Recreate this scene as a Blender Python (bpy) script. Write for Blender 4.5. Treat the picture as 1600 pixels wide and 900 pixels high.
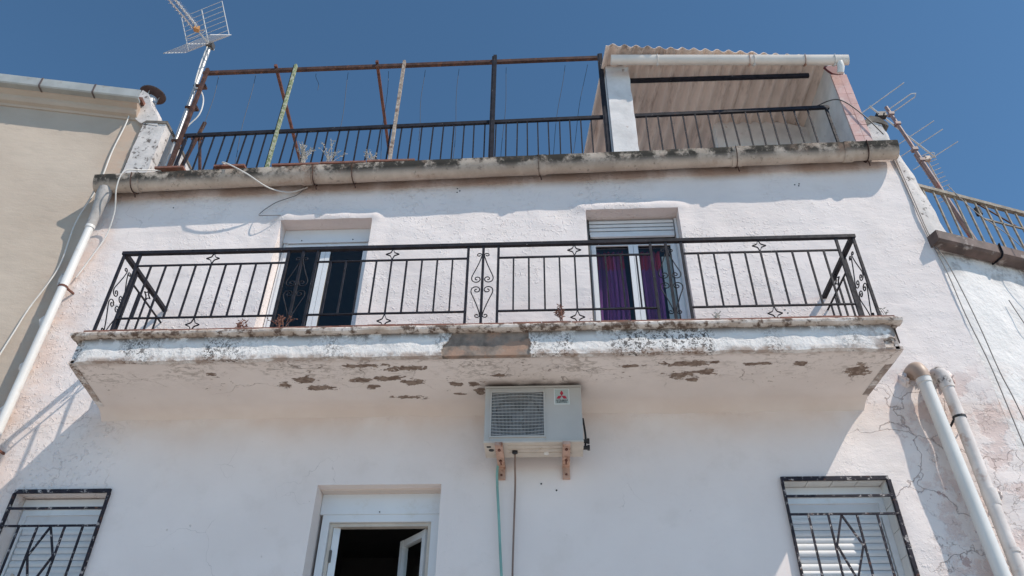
import bpy, math, random
import numpy as np
from mathutils import Vector, Matrix, noise as mnoise
random.seed(7)
R = math.radians
scene = bpy.context.scene
for o in list(bpy.data.objects):
    bpy.data.objects.remove(o)

# ------------------------------------------------------------------ camera
cam_d = bpy.data.cameras.new('camera')
cam = bpy.data.objects.new('camera', cam_d)
scene.collection.objects.link(cam)
scene.camera = cam
scene.cycles.max_bounces = 7
scene.cycles.diffuse_bounces = 4
scene.cycles.glossy_bounces = 3
scene.cycles.transmission_bounces = 4
scene.cycles.transparent_max_bounces = 12
scene.cycles.use_denoising = True
scene.cycles.adaptive_threshold = 0.015
cam_d.sensor_width = 36.0
cam_d.lens = 27.0
cam_d.clip_start = 0.05
cam_d.clip_end = 3000
# rows: camera right, up, back expressed in world axes (x along the facade, y into it, z up)
cam.matrix_world = Matrix(((0.99884, 0.02127, 0.04317, 0), (0.04727, -0.60207, -0.79704, 0),
                           (0.00904, 0.79816, -0.60238, 1.6), (0, 0, 0, 1)))

# ------------------------------------------------------------------ world, sun, exposure
SUN = Vector((1.65, -1.0, 2.25)).normalized()          # towards the sun
elev = math.asin(SUN.z)
azim = math.atan2(SUN.x, SUN.y)
world = bpy.data.worlds.new('World')
scene.world = world
world.use_nodes = True
wn = world.node_tree.nodes
sky = wn.new('ShaderNodeTexSky')
sky.sky_type = 'NISHITA'
sky.sun_disc = False
sky.sun_elevation = elev
sky.sun_rotation = azim
sky.altitude = 300
sky.air_density = 0.6
sky.dust_density = 0.05
sky.ozone_density = 3.5
bg = wn['Background']
bg.inputs['Strength'].default_value = 0.15
tint = wn.new('ShaderNodeMix'); tint.data_type = 'RGBA'; tint.blend_type = 'MULTIPLY'
tint.inputs[0].default_value = 1.0
tint.inputs[7].default_value = (0.77, 0.985, 0.93, 1)      # a clear, slightly cyan summer sky
world.node_tree.links.new(sky.outputs[0], tint.inputs[6])
world.node_tree.links.new(tint.outputs[2], bg.inputs[0])
sun_d = bpy.data.lights.new('sun', 'SUN')
sun_d.energy = 3.3
sun_d.angle = R(0.53)
sun_d.color = (1.0, 0.905, 0.80)
sun = bpy.data.objects.new('sun', sun_d)
scene.collection.objects.link(sun)
sun.rotation_euler = (-SUN).to_track_quat('-Z', 'Y').to_euler()
vs = scene.view_settings
vs.view_transform = 'Standard'
vs.look = 'None'
vs.gamma = 1.0
vs.use_curve_mapping = False
vs.exposure = 0.45

# ------------------------------------------------------------------ helpers: materials
class NT:
    def __init__(s, name):
        s.m = bpy.data.materials.new(name)
        s.m.use_nodes = True
        s.t = s.m.node_tree
        s.b = s.t.nodes['Principled BSDF']
        s.co = s.t.nodes.new('ShaderNodeTexCoord').outputs['Object']
        s._xyz = None
    def n(s, kind, **kw):
        nd = s.t.nodes.new(kind)
        for k, v in kw.items():
            setattr(nd, k, v)
        return nd
    def put(s, sock, v):
        if isinstance(v, bpy.types.NodeSocket):
            s.t.links.new(v, sock)
        elif isinstance(v, (tuple, list)) and len(v) == 3 and sock.type == 'RGBA':
            sock.default_value = (*v, 1)
        else:
            sock.default_value = v
    def xyz(s):
        if s._xyz is None:
            sp = s.n('ShaderNodeSeparateXYZ')
            s.put(sp.inputs[0], s.co)
            s._xyz = sp.outputs
        return s._xyz
    def math(s, op, a, b=0.0, clamp=False):
        nd = s.n('ShaderNodeMath', operation=op, use_clamp=clamp)
        s.put(nd.inputs[0], a); s.put(nd.inputs[1], b)
        return nd.outputs[0]
    def noise(s, scale, detail=4, rough=0.55, dist=0.0, stretch=None, seed=0.0):
        nd = s.n('ShaderNodeTexNoise', noise_dimensions='4D')
        co = s.co
        if stretch:
            mp = s.n('ShaderNodeMapping')
            s.put(mp.inputs[0], co); mp.inputs['Scale'].default_value = stretch
            co = mp.outputs[0]
        s.put(nd.inputs['Vector'], co)
        nd.inputs['W'].default_value = seed
        nd.inputs['Scale'].default_value = scale
        nd.inputs['Detail'].default_value = max(0.6, min(detail, math.log2(1.0 / (scale * 0.005))))   # no octaves finer than 5 mm
        nd.inputs['Roughness'].default_value = rough
        nd.inputs['Distortion'].default_value = dist
        return nd.outputs[0]
    def rng(s, v, a, b, lo=0.0, hi=1.0):
        nd = s.n('ShaderNodeMapRange', interpolation_type='SMOOTHSTEP')
        s.put(nd.inputs[0], v)
        for i, q in enumerate((a, b, lo, hi)):
            nd.inputs[i + 1].default_value = q
        return nd.outputs[0]
    def mix(s, f, a, b, blend='MIX'):
        nd = s.n('ShaderNodeMix', data_type='RGBA', blend_type=blend)
        s.put(nd.inputs[0], f); s.put(nd.inputs[6], a); s.put(nd.inputs[7], b)
        return nd.outputs[2]
    def mul(s, *a):
        r = a[0]
        for q in a[1:]:
            r = s.math('MULTIPLY', r, q)
        return r
    def bump(s, h, strength, dist=0.01, prev=None):
        nd = s.n('ShaderNodeBump')
        s.put(nd.inputs['Height'], h)
        s.put(nd.inputs['Strength'], strength)
        nd.inputs['Distance'].default_value = dist
        if prev is not None:
            s.put(nd.inputs['Normal'], prev)
        return nd.outputs[0]
    def spot(s, cx, cz, rx, rz, nz, axis=2, amp=0.9):
        """an irregular patch round (cx,cz): 1 inside, 0 outside"""
        x = s.math('DIVIDE', s.math('SUBTRACT', s.xyz()[0], cx), rx)
        z = s.math('DIVIDE', s.math('SUBTRACT', s.xyz()[axis], cz), rz)
        d = s.math('SQRT', s.math('ADD', s.mul(x, x), s.mul(z, z)))
        d = s.math('ADD', d, s.math('MULTIPLY', s.math('SUBTRACT', nz, 0.5), amp * 4))
        return s.rng(d, 1.04, 0.96)
    def cracks(s, scale, width, dist=0.25, seed=(0, 0, 0)):
        v = s.n('ShaderNodeTexVoronoi', feature='DISTANCE_TO_EDGE')
        nz = s.n('ShaderNodeTexNoise')
        s.put(nz.inputs['Vector'], s.co); nz.inputs['Scale'].default_value = scale * 2.2; nz.inputs['Detail'].default_value = 5
        ma = s.n('ShaderNodeVectorMath', operation='MULTIPLY_ADD')
        s.put(ma.inputs[0], nz.outputs['Color']); ma.inputs[1].default_value = (dist,) * 3; s.put(ma.inputs[2], s.co)
        ad = s.n('ShaderNodeVectorMath', operation='ADD')
        s.put(ad.inputs[0], ma.outputs[0]); ad.inputs[1].default_value = seed
        s.put(v.inputs['Vector'], ad.outputs[0]); v.inputs['Scale'].default_value = scale
        return s.rng(v.outputs[0], width, width * 0.25)
    def out(s, col, rough=0.8, normal=None, metal=0.0, spec=None):
        s.put(s.b.inputs['Base Color'], col)
        s.put(s.b.inputs['Roughness'], rough)
        s.b.inputs['Metallic'].default_value = metal
        if spec is not None:
            s.b.inputs['Specular IOR Level'].default_value = spec
        if normal is not None:
            s.put(s.b.inputs['Normal'], normal)
        return s.m

def simple(name, col, rough=0.6, var=0.12, scale=6.0, bump=0.0, bscale=40.0, metal=0.0, stain=None, stain_at=(0.55, 0.7), sscale=7.0, spec=None):
    t = NT(name)
    nz = t.noise(scale, 5)
    dark = tuple(c * (1 - var * 2) for c in col)
    lite = tuple(min(1, c * (1 + var)) for c in col)
    c = t.mix(t.rng(nz, 0.3, 0.7), dark, lite)
    if stain:
        c = t.mix(t.rng(t.noise(sscale, 7, 0.65, seed=3.0), *stain_at), c, stain)
    nrm = t.bump(t.noise(bscale, 4), bump, 0.004) if bump else None
    return t.out(c, rough, nrm, metal, spec)

M = {}
# white stucco of the house
t = NT('white_stucco')
x, y, z = t.xyz()[0], t.xyz()[1], t.xyz()[2]
big = t.noise(0.9, 4, 0.5)
c = t.mix(t.rng(big, 0.35, 0.7), (0.765, 0.69, 0.655), (0.835, 0.76, 0.725))
blot = t.rng(t.noise(3.2, 7, 0.65, seed=2.0), 0.52, 0.72)
c = t.mix(t.math('MULTIPLY', blot, 0.25), c, (0.62, 0.55, 0.50))
# peach undercoat showing along the left downpipe, the soffit line and the right pipes
peach = t.mul(t.rng(x, -4.55, -5.05), t.rng(t.noise(2.4, 6, 0.62, seed=5.0), 0.36, 0.6))
c = t.mix(t.math('MULTIPLY', peach, 0.6), c, (0.70, 0.50, 0.40))
sof = t.mul(t.rng(z, 4.45, 4.9), t.rng(z, 5.0, 4.93), t.rng(t.noise(1.6, 5, seed=6.0), 0.3, 0.65))
c = t.mix(t.math('MULTIPLY', sof, 0.6), c, (0.66, 0.52, 0.44))
rz = t.mul(t.rng(x, 2.95, 3.25), t.rng(z, 5.45, 5.1))
pinky = t.mul(rz, t.rng(t.noise(3.0, 7, 0.66, seed=8.0), 0.50, 0.58))
c = t.mix(t.math('MULTIPLY', pinky, 0.5), c, (0.60, 0.43, 0.38))
pinkd = t.mul(rz, t.rng(t.noise(5.0, 7, 0.7, seed=9.0), 0.61, 0.645))
c = t.mix(t.math('MULTIPLY', pinkd, 0.65), c, (0.36, 0.22, 0.20))
# rust-brown wash under the roof gutter
gz = t.math('SUBTRACT', z, t.math('MULTIPLY', x, 0.0216))
und = t.mul(t.rng(gz, 7.74, 7.9), t.rng(t.noise(2.2, 6, 0.6, seed=11.0, stretch=(1, 1, 0.35)), 0.3, 0.62))
c = t.mix(t.math('MULTIPLY', und, 0.75), c, (0.40, 0.27, 0.20))
# cracks where the render is coming loose
mright = t.mul(t.rng(x, 2.55, 2.85), t.rng(z, 5.35, 5.0))
mleft = t.mul(t.rng(x, -3.75, -4.0), t.rng(z, 5.3, 4.9), 0.5)
cm = t.math('MAXIMUM', mright, mleft)
cr = t.mul(t.cracks(2.1, 0.012, 0.35), t.rng(t.noise(1.7, 3, seed=14.0), 0.42, 0.55), cm)
cr2 = t.mul(t.cracks(4.3, 0.009, 0.4, (3, 1, 2)), t.rng(t.noise(2.1, 3, seed=15.0), 0.50, 0.6), cm)
cr = t.math('MAXIMUM', cr, cr2)
hair = t.mul(t.cracks(1.1, 0.004, 0.6, (7, 3, 1)), t.rng(t.noise(1.1, 3, seed=18.0), 0.52, 0.6))
c = t.mix(t.math('MULTIPLY', cr, 0.5), c, (0.22, 0.15, 0.13))
c = t.mix(t.math('MULTIPLY', hair, 0.35), c, (0.35, 0.30, 0.27))
# little pits and specks
pit = t.mul(t.rng(t.noise(26, 3, 0.6, seed=21.0), 0.70, 0.74), t.rng(t.noise(1.3, 3, seed=22.0), 0.45, 0.65))
c = t.mix(t.math('MULTIPLY', pit, 0.5), c, (0.30, 0.26, 0.24))
# relief: coarse hand-thrown stucco above, a smoother repainted field below the balcony
smooth = t.mul(t.rng(z, 4.95, 4.8), t.rng(x, -4.05, -3.8), t.rng(x, 2.6, 2.3))
amt = t.math('SUBTRACT', 1.0, t.math('MULTIPLY', smooth, 0.8))
patchy = t.mul(t.rng(t.noise(1.2, 4, 0.6, seed=25.0), 0.36, 0.62, 0.10, 1.0), t.rng(x, 2.2, 3.0, 1.0, 0.45))
trow = t.noise(6.0, 4, 0.55, dist=0.4, seed=51.0, stretch=(0.5, 1, 1.3))
h1 = t.math('ADD', t.rng(t.noise(25, 6, 0.68, dist=0.2), 0.52, 0.72), t.math('MULTIPLY', t.rng(t.noise(31, 5, 0.6, seed=50.0), 0.40, 0.30), -0.7))
h2 = t.noise(80, 4, 0.7)
h3 = t.noise(4.5, 3, 0.5)
hh = t.math('ADD', t.mul(h3, amt, 0.007), t.mul(h1, amt, patchy, 0.0062))
hh = t.math('ADD', hh, t.mul(trow, amt, 0.010))
hh = t.math('ADD', hh, t.mul(h2, amt, 0.0016))
hh = t.math('SUBTRACT', hh, t.mul(t.math('MAXIMUM', cr, pit), 0.005))
hh = t.math('SUBTRACT', hh, t.mul(pinky, 0.004))
nrm = t.bump(hh, 1.0, 1.0)
M['stucco'] = t.out(c, 0.92, nrm, spec=0.2)

# balcony soffit: cream paint flaking off in patches
t = NT('flaking_soffit_paint')
y = t.xyz()[1]
c = t.mix(t.rng(t.noise(1.3, 5), 0.3, 0.7), (0.69, 0.62, 0.575), (0.77, 0.70, 0.655))
front = t.rng(y, 5.95, 5.5)
grime = t.mul(t.rng(t.noise(14, 8, 0.8, dist=1.0, seed=2.0, stretch=(0.7, 1.3, 1)), 0.48, 0.60), t.rng(t.noise(1.8, 4, 0.6, seed=2.5), 0.38, 0.6), front)
c = t.mix(t.math('MULTIPLY', grime, 0.75), c, (0.27, 0.225, 0.19))
soot = t.mul(t.rng(t.xyz()[0], -.68, -.45), t.rng(t.xyz()[0], .40, .2), t.rng(y, 5.74, 5.86), t.rng(y, 6.2, 5.9), t.rng(t.noise(5, 5, 0.6, seed=44.0), 0.25, 0.6))
c = t.mix(t.math('MULTIPLY', soot, 0.8), c, (0.13, 0.095, 0.08))
edge = t.mul(t.rng(y, 5.47, 5.37), t.rng(t.noise(5, 6, 0.7, seed=4.0), 0.3, 0.6))
c = t.mix(t.math('MULTIPLY', edge, 0.8), c, (0.24, 0.15, 0.10))
wallside = t.mul(t.rng(y, 6.05, 6.28), t.rng(t.noise(1.5, 4, seed=7.0), 0.3, 0.6))
c = t.mix(t.math('MULTIPLY', wallside, 0.4), c, (0.62, 0.50, 0.42))
spots = [(-2.13, 5.72, .10, .05), (-2.30, 5.80, .05, .05), (-2.02, 5.87, .11, .035), (-1.60, 5.74, .09, .04), (-1.35, 5.72, .13, .035),
         (-1.18, 5.79, .09, .06), (-1.55, 5.87, .06, .05), (-1.22, 6.06, .13, .035), (-1.20, 5.56, .16, .04), (-1.56, 5.50, .14, .025),
         (-0.80, 5.84, .05, .03), (-0.62, 5.85, .06, .04), (-0.60, 5.98, .05, .05), (-0.42, 5.70, .08, .03), (-0.78, 6.02, .06, .02),
         (1.20, 5.56, .20, .04), (1.16, 5.74, .14, .06), (1.36, 5.70, .09, .05), (1.24, 5.84, .06, .03), (1.75, 5.58, .10, .025),
         (2.62, 5.72, .08, .10), (0.72, 5.58, .09, .02), (-2.9, 5.60, .05, .03), (2.1, 5.6, .06, .03)]
pk = None
sn = t.noise(15.0, 5, 0.7, stretch=(0.7, 1.3, 1))
for i, (sx, sy, a, b) in enumerate(spots):
    sp = t.spot(sx, sy, a, b, sn, 1, 1.15)
    pk = sp if pk is None else t.math('MAXIMUM', pk, sp)
speck = t.mul(t.rng(t.noise(30, 4, 0.7, seed=41.0, stretch=(0.6, 1.2, 1)), 0.64, 0.67), t.rng(t.noise(2.0, 3, seed=42.0), 0.5, 0.6), t.rng(y, 6.1, 5.85))
pk = t.math('MAXIMUM', pk, speck)
pc = t.mix(t.rng(t.noise(22, 5), 0.35, 0.65), (0.17, 0.12, 0.095), (0.30, 0.235, 0.19))
c = t.mix(pk, c, pc)
ck = t.mul(t.cracks(1.5, 0.006, 0.5), t.rng(t.noise(1.5, 3, seed=31.0), 0.46, 0.56), t.rng(y, 6.1, 5.7))
c = t.mix(t.math('MULTIPLY', ck, 0.6), c, (0.2, 0.15, 0.12))
nrm = t.bump(t.math('SUBTRACT', t.mul(t.noise(9, 5, 0.6), 0.004), t.mul(t.math('MAXIMUM', pk, ck), 0.006)), 1.0, 1.0)
M['soffit'] = t.out(c, 0.9, nrm, spec=0.2)

# balcony fascia: rough white plaster with black mould
t = NT('mouldy_white_plaster')
x, z = t.xyz()[0], t.xyz()[2]
c = t.mix(t.rng(t.noise(3, 5), 0.3, 0.7), (0.68, 0.65, 0.62), (0.77, 0.74, 0.71))
clus = t.rng(t.noise(2.3, 4, 0.6, seed=3.0, stretch=(1, 1, 0.6)), 0.43, 0.63)
fine = t.rng(t.noise(30, 7, 0.75, dist=1.2, seed=4.0), 0.49, 0.56)
c = t.mix(t.mul(clus, fine, 0.9), c, (0.07, 0.06, 0.055))
top = t.mul(t.rng(z, 5.12, 5.2), t.rng(t.noise(9, 6, 0.7, seed=6.0), 0.36, 0.52))
c = t.mix(t.math('MULTIPLY', top, 0.9), c, (0.12, 0.085, 0.06))
bot = t.mul(t.rng(z, 5.03, 4.98), t.rng(t.noise(6, 6, 0.7, seed=7.0), 0.38, 0.6))
c = t.mix(t.math('MULTIPLY', bot, 0.7), c, (0.25, 0.16, 0.11))
rc = t.mul(t.rng(x, 2.55, 2.75), t.rng(t.noise(12, 6, 0.7, seed=8.0), 0.36, 0.56))
c = t.mix(t.math('MULTIPLY', rc, 0.85), c, (0.24, 0.19, 0.165))
nrm = t.bump(t.rng(t.noise(24, 6, 0.65, dist=0.5), 0.35, 0.75), 0.42, 0.010)
M['fascia'] = t.out(c, 0.92, nrm, spec=0.2)

# weathered lip under the tile edge
t = NT('weathered_plaster_lip')
c = t.mix(t.rng(t.noise(4, 6), 0.35, 0.65), (0.42, 0.34, 0.28), (0.66, 0.60, 0.55))
c = t.mix(t.rng(t.noise(11, 7, 0.7, seed=2.0), 0.46, 0.6), c, (0.13, 0.09, 0.07))
M['lip'] = t.out(c, 0.9, t.bump(t.noise(30, 6, 0.65), 0.8, 0.01), spec=0.2)

M['mortar'] = simple('bare_brown_mortar', (0.25, 0.20, 0.165), 0.95, 0.24, 9, 0.9, 45, stain=(0.34, 0.22, 0.16), stain_at=(0.48, 0.62), sscale=5)
M['terracotta'] = simple('weathered_terracotta_tile', (0.24, 0.105, 0.075), 0.85, 0.2, 9, 0.4, 60, stain=(0.16, 0.12, 0.10))
M['terrace'] = simple('pale_terrace_tile', (0.64, 0.55, 0.48), 0.8, 0.08, 3)
M['pvc_cream'] = simple('cream_pvc', (0.70, 0.64, 0.57), 0.4, 0.05, 3, stain=(0.55, 0.45, 0.38), stain_at=(0.58, 0.8))
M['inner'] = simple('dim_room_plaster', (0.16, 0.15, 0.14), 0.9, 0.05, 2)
M['alu'] = simple('white_lacquered_aluminium', (0.72, 0.73, 0.74), 0.35, 0.02, 3, stain=(0.62, 0.61, 0.58), stain_at=(0.55, 0.8))
M['slat'] = simple('white_shutter_plastic', (0.66, 0.67, 0.68), 0.45, 0.03, 5, stain=(0.55, 0.53, 0.5), stain_at=(0.55, 0.8))
M['gasket'] = simple('dark_rubber_gasket', (0.02, 0.02, 0.022), 0.6, 0.1)
M['dark_frame'] = simple('brown_anodised_frame', (0.09, 0.085, 0.08), 0.5, 0.1)

def worn_iron(name, base, chip, rust, chip_at=0.64, rust_at=0.62):
    t = NT(name)
    c = t.mix(t.rng(t.noise(12, 4), 0.3, 0.7), tuple(q * .7 for q in base), tuple(q * 1.3 for q in base))
    c = t.mix(t.math('MULTIPLY', t.rng(t.noise(24, 5, 0.75, seed=2.0), chip_at, chip_at + .05), 0.8), c, chip)
    c = t.mix(t.math('MULTIPLY', t.rng(t.noise(16, 6, 0.65, seed=5.0), rust_at, rust_at + .08), 0.8), c, rust)
    return t.out(c, t.rng(t.noise(20, 3, seed=7.0), 0.3, 0.7, 0.5, 0.75), None, spec=0.2)
M['iron'] = worn_iron('worn_black_iron_paint', (0.018, 0.018, 0.024), (0.38, 0.36, 0.36), (0.09, 0.04, 0.025), 0.66, 0.64)
M['iron_chip'] = worn_iron('flaking_black_iron_paint', (0.025, 0.022, 0.03), (0.48, 0.44, 0.42), (0.14, 0.06, 0.04), 0.57, 0.6)
M['rust'] = worn_iron('rusty_brown_steel', (0.075, 0.042, 0.034), (0.32, 0.26, 0.23), (0.16, 0.07, 0.04), 0.66, 0.55)
M['rust_red'] = worn_iron('rust_red_steel', (0.15, 0.065, 0.048), (0.30, 0.20, 0.17), (0.09, 0.04, 0.03), 0.66, 0.56)
M['green_post'] = worn_iron('chipped_green_white_paint', (0.20, 0.235, 0.12), (0.46, 0.46, 0.37), (0.10, 0.07, 0.05), 0.50, 0.60)
M['cream_post'] = worn_iron('chipped_cream_paint', (0.33, 0.27, 0.22), (0.55, 0.5, 0.44), (0.14, 0.08, 0.06), 0.55, 0.54)
M['rail_grey'] = worn_iron('oxidised_grey_rail_paint', (0.24, 0.21, 0.17), (0.42, 0.38, 0.32), (0.13, 0.08, 0.06), 0.6, 0.58)

# asbestos-cement gutter with lichen along its rim
t = NT('weathered_fibre_cement')
nm = t.noise(3.2, 6, 0.65)
c = t.mix(t.rng(nm, 0.3, 0.7), (0.42, 0.345, 0.28), (0.60, 0.51, 0.425))
z, x = t.xyz()[2], t.xyz()[0]
gz = t.math('SUBTRACT', z, t.math('MULTIPLY', x, 0.0216))
rim = t.mul(t.rng(gz, 7.89, 7.985), t.rng(t.noise(4, 8, 0.74, seed=3.0), 0.40, 0.54))
c = t.mix(t.math('MULTIPLY', rim, 0.95), c, (0.028, 0.027, 0.023))
c = t.mix(t.math('MULTIPLY', t.rng(t.noise(2.0, 6, 0.7, seed=5.0), 0.53, 0.68), 0.7), c, (0.36, 0.24, 0.175))
c = t.mix(t.math('MULTIPLY', t.rng(t.noise(15, 6, 0.7, seed=7.0), 0.58, 0.68), 0.5), c, (0.14, 0.12, 0.10))
M['fibre'] = t.out(c, 0.9, t.bump(t.noise(45, 6, 0.65), 0.6, 0.005), spec=0.2)

# corrugated sheet
t = NT('stained_corrugated_fibre_cement')
x, y = t.xyz()[0], t.xyz()[1]
c = t.mix(t.rng(t.noise(1.6, 5), 0.3, 0.7), (0.74, 0.61, 0.53), (0.86, 0.73, 0.64))
c = t.mix(t.math('MULTIPLY', t.rng(t.noise(5, 7, 0.7, seed=3.0, stretch=(1, 0.25, 1)), 0.52, 0.68), 0.6), c, (0.26, 0.17, 0.13))
edge = t.mul(t.rng(y, 6.12, 6.0), t.rng(t.noise(9, 6, 0.7, seed=6.0), 0.4, 0.6))
c = t.mix(t.math('MULTIPLY', edge, 0.8), c, (0.16, 0.12, 0.10))
M['sheet'] = t.out(c, 0.88, t.bump(t.noise(40, 5), 0.3, 0.004), spec=0.2)

M['pvc'] = simple('white_pvc', (0.70, 0.69, 0.66), 0.38, 0.04, 3, stain=(0.55, 0.48, 0.42), stain_at=(0.6, 0.85))
M['pvc_old'] = simple('painted_dirty_pipe', (0.66, 0.61, 0.58), 0.75, 0.08, 5, 0.5, 30, stain=(0.46, 0.34, 0.29), stain_at=(0.56, 0.7))
M['elbow'] = simple('tan_pvc_elbow', (0.42, 0.31, 0.24), 0.5, 0.08, 6)
M['pipe_grey'] = simple('grey_cement_outlet', (0.40, 0.38, 0.36), 0.85, 0.12, 8, 0.5, 40, stain=(0.2, 0.17, 0.15))
M['zinc'] = simple('dull_zinc', (0.42, 0.43, 0.41), 0.55, 0.1, 3, metal=0.3, stain=(0.33, 0.30, 0.26))
M['brown_metal'] = simple('rusty_brown_gutter_metal', (0.13, 0.085, 0.07), 0.6, 0.25, 5, 0.3, 30, stain=(0.36, 0.31, 0.28), stain_at=(0.54, 0.68))
M['pink_tile'] = simple('glazed_pink_tile', (0.58, 0.36, 0.32), 0.22, 0.10, 5, stain=(0.66, 0.52, 0.48), stain_at=(0.48, 0.7))
M['maroon'] = simple('maroon_paint', (0.17, 0.035, 0.045), 0.6, 0.12, 8)
M['pillar'] = simple('flaking_white_pillar_paint', (0.69, 0.66, 0.64), 0.9, 0.08, 4, 0.7, 28, stain=(0.40, 0.31, 0.26), stain_at=(0.64, 0.68), sscale=6)
M['stub'] = simple('blackened_white_plaster', (0.62, 0.58, 0.55), 0.93, 0.1, 5, 0.9, 30, stain=(0.14, 0.12, 0.11), stain_at=(0.55, 0.66), sscale=14)
M['stub_top'] = simple('lichen_grey_mortar', (0.17, 0.15, 0.13), 0.95, 0.2, 8, 0.9, 35, stain=(0.30, 0.27, 0.24))

# beige render, next house
t = NT('beige_cement_render')
c = t.mix(t.rng(t.noise(1.0, 5, 0.55), 0.3, 0.7), (0.42, 0.35, 0.285), (0.50, 0.425, 0.35))
c = t.mix(t.math('MULTIPLY', t.rng(t.noise(4.0, 6, 0.6, seed=3.0, stretch=(1, 1, 2.0)), 0.5, 0.7), 0.3), c, (0.40, 0.34, 0.28))
c = t.mix(t.mul(t.rng(t.xyz()[0], -5.5, -5.15), t.rng(t.noise(5, 6, 0.65, seed=5.0), 0.42, 0.6), 0.6), c, (0.46, 0.33, 0.25))
nrm = t.bump(t.noise(3.0, 4, stretch=(1, 1, 2.5)), 0.5, 0.02)
M['beige'] = t.out(c, 0.9, t.bump(t.noise(70, 4), 0.35, 0.003, nrm), spec=0.2)

# whitewashed wall on the right
t = NT('lumpy_whitewash')
c = t.mix(t.rng(t.noise(1.4, 5), 0.3, 0.7), (0.66, 0.64, 0.62), (0.76, 0.74, 0.72))
c = t.mix(t.mul(t.rng(t.xyz()[2], 6.45, 6.7), t.rng(t.noise(4, 7, 0.7, seed=2.0), 0.42, 0.6), 0.8), c, (0.20, 0.17, 0.15))
low = t.mul(t.rng(t.xyz()[2], 5.6, 4.9), t.rng(t.noise(4, 7, 0.66, seed=4.0), 0.47, 0.6))
c = t.mix(t.math('MULTIPLY', low, 0.6), c, (0.62, 0.46, 0.40))
ck = t.mul(t.cracks(2.4, 0.010, 0.4, (2, 5, 1)), t.rng(t.noise(1.6, 3, seed=5.0), 0.45, 0.55), t.rng(t.xyz()[2], 5.7, 5.2))
c = t.mix(t.math('MULTIPLY', ck, 0.6), c, (0.25, 0.18, 0.16))
nrm = t.bump(t.math('ADD', t.mul(t.noise(7, 5, 0.55), 0.024), t.mul(t.noise(28, 5, 0.6), 0.004)), 1.0, 1.0)
M['whitewash'] = t.out(c, 0.92, nrm, spec=0.2)

M['ac'] = simple('cream_grey_ac_enamel', (0.47, 0.445, 0.41), 0.42, 0.03, 3, stain=(0.50, 0.47, 0.42), stain_at=(0.55, 0.8))
M['ac_low'] = simple('yellowed_ac_base', (0.56, 0.50, 0.43), 0.55, 0.06, 6, stain=(0.38, 0.30, 0.23), stain_at=(0.6, 0.75))
M['ac_wire'] = simple('grey_guard_wire', (0.42, 0.42, 0.41), 0.5, 0.06, 9)
M['ac_dark'] = simple('dark_fan_cavity', (0.035, 0.037, 0.04), 0.6, 0.1)
M['ac_fan'] = simple('grey_fan_plastic', (0.12, 0.125, 0.13), 0.5, 0.06)
M['bracket'] = simple('rust_stained_bracket', (0.52, 0.33, 0.25), 0.6, 0.12, 12, 0.3, 60, stain=(0.24, 0.10, 0.05), stain_at=(0.52, 0.66), sscale=12)
M['black'] = simple('black_plastic', (0.012, 0.012, 0.014), 0.5, 0.1)
M['badge'] = simple('pale_green_grey_badge', (0.42, 0.46, 0.43), 0.4, 0.02)
M['badge_rim'] = simple('white_badge_border', (0.66, 0.67, 0.65), 0.4, 0.02)
M['logo_red'] = simple('logo_red', (0.42, 0.02, 0.05), 0.4, 0.02)
M['hose'] = simple('green_hose', (0.20, 0.38, 0.34), 0.5, 0.08, 8)
M['cable_brown'] = simple('brown_drain_tube', (0.22, 0.15, 0.12), 0.6, 0.1)
M['cable_white'] = simple('white_coax', (0.66, 0.64, 0.60), 0.5, 0.05)
M['cable_grey'] = simple('grey_cable', (0.20, 0.18, 0.165), 0.6, 0.08)
M['wire'] = simple('thin_dark_wire', (0.035, 0.033, 0.035), 0.6, 0.1)
M['ant_alu'] = simple('antenna_aluminium', (0.60, 0.58, 0.56), 0.4, 0.06, metal=0.4)
M['galv'] = simple('galvanised_mast', (0.52, 0.52, 0.51), 0.42, 0.08, 10, metal=0.4)
M['ant_orange'] = simple('orange_antenna_box', (0.50, 0.25, 0.09), 0.5, 0.05)
M['ant_rust'] = simple('oxidised_antenna_tube', (0.22, 0.15, 0.145), 0.55, 0.12, 14, stain=(0.30, 0.10, 0.08))
M['straw'] = simple('dry_grass', (0.42, 0.385, 0.33), 0.8, 0.1, 12)
M['weed'] = simple('reddened_weed', (0.21, 0.085, 0.055), 0.7, 0.2, 30)
M['cowl'] = simple('brown_cowl_metal', (0.11, 0.085, 0.08), 0.5, 0.12, 8)

t = NT('curtain_cloth')
z = t.xyz()[2]
c = t.mix(t.rng(z, 6.84, 6.86), (0.30, 0.075, 0.30), (0.50, 0.025, 0.07))
c = t.mix(t.rng(t.noise(9, 4, stretch=(1, 1, 0.05)), 0.4, 0.65), c, (0.20, 0.045, 0.20))
M['curtain'] = t.out(c, 0.9)

t = NT('window_glass')
gl = t.n('ShaderNodeBsdfGlossy'); gl.inputs['Roughness'].default_value = 0.02
tr = t.n('ShaderNodeBsdfTransparent'); tr.inputs[0].default_value = (0.90, 0.93, 0.92, 1)
lw = t.n('ShaderNodeLayerWeight'); lw.inputs[0].default_value = 0.5
fr = t.math('ADD', 0.03, t.math('MULTIPLY', t.math('POWER', lw.outputs['Facing'], 5.0), 0.9))
ms = t.n('ShaderNodeMixShader')
t.put(ms.inputs[0], fr); t.put(ms.inputs[1], tr.outputs[0]); t.put(ms.inputs[2], gl.outputs[0])
t.t.links.new(ms.outputs[0], t.t.nodes['Material Output'].inputs[0])
M['glass'] = t.m

t = NT('street_concrete')
c = t.mix(t.rng(t.noise(0.4, 6), 0.3, 0.7), (0.42, 0.395, 0.36), (0.50, 0.475, 0.44))
M['street'] = t.out(c, 0.9, t.bump(t.noise(30, 5), 0.3, 0.01))

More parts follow.
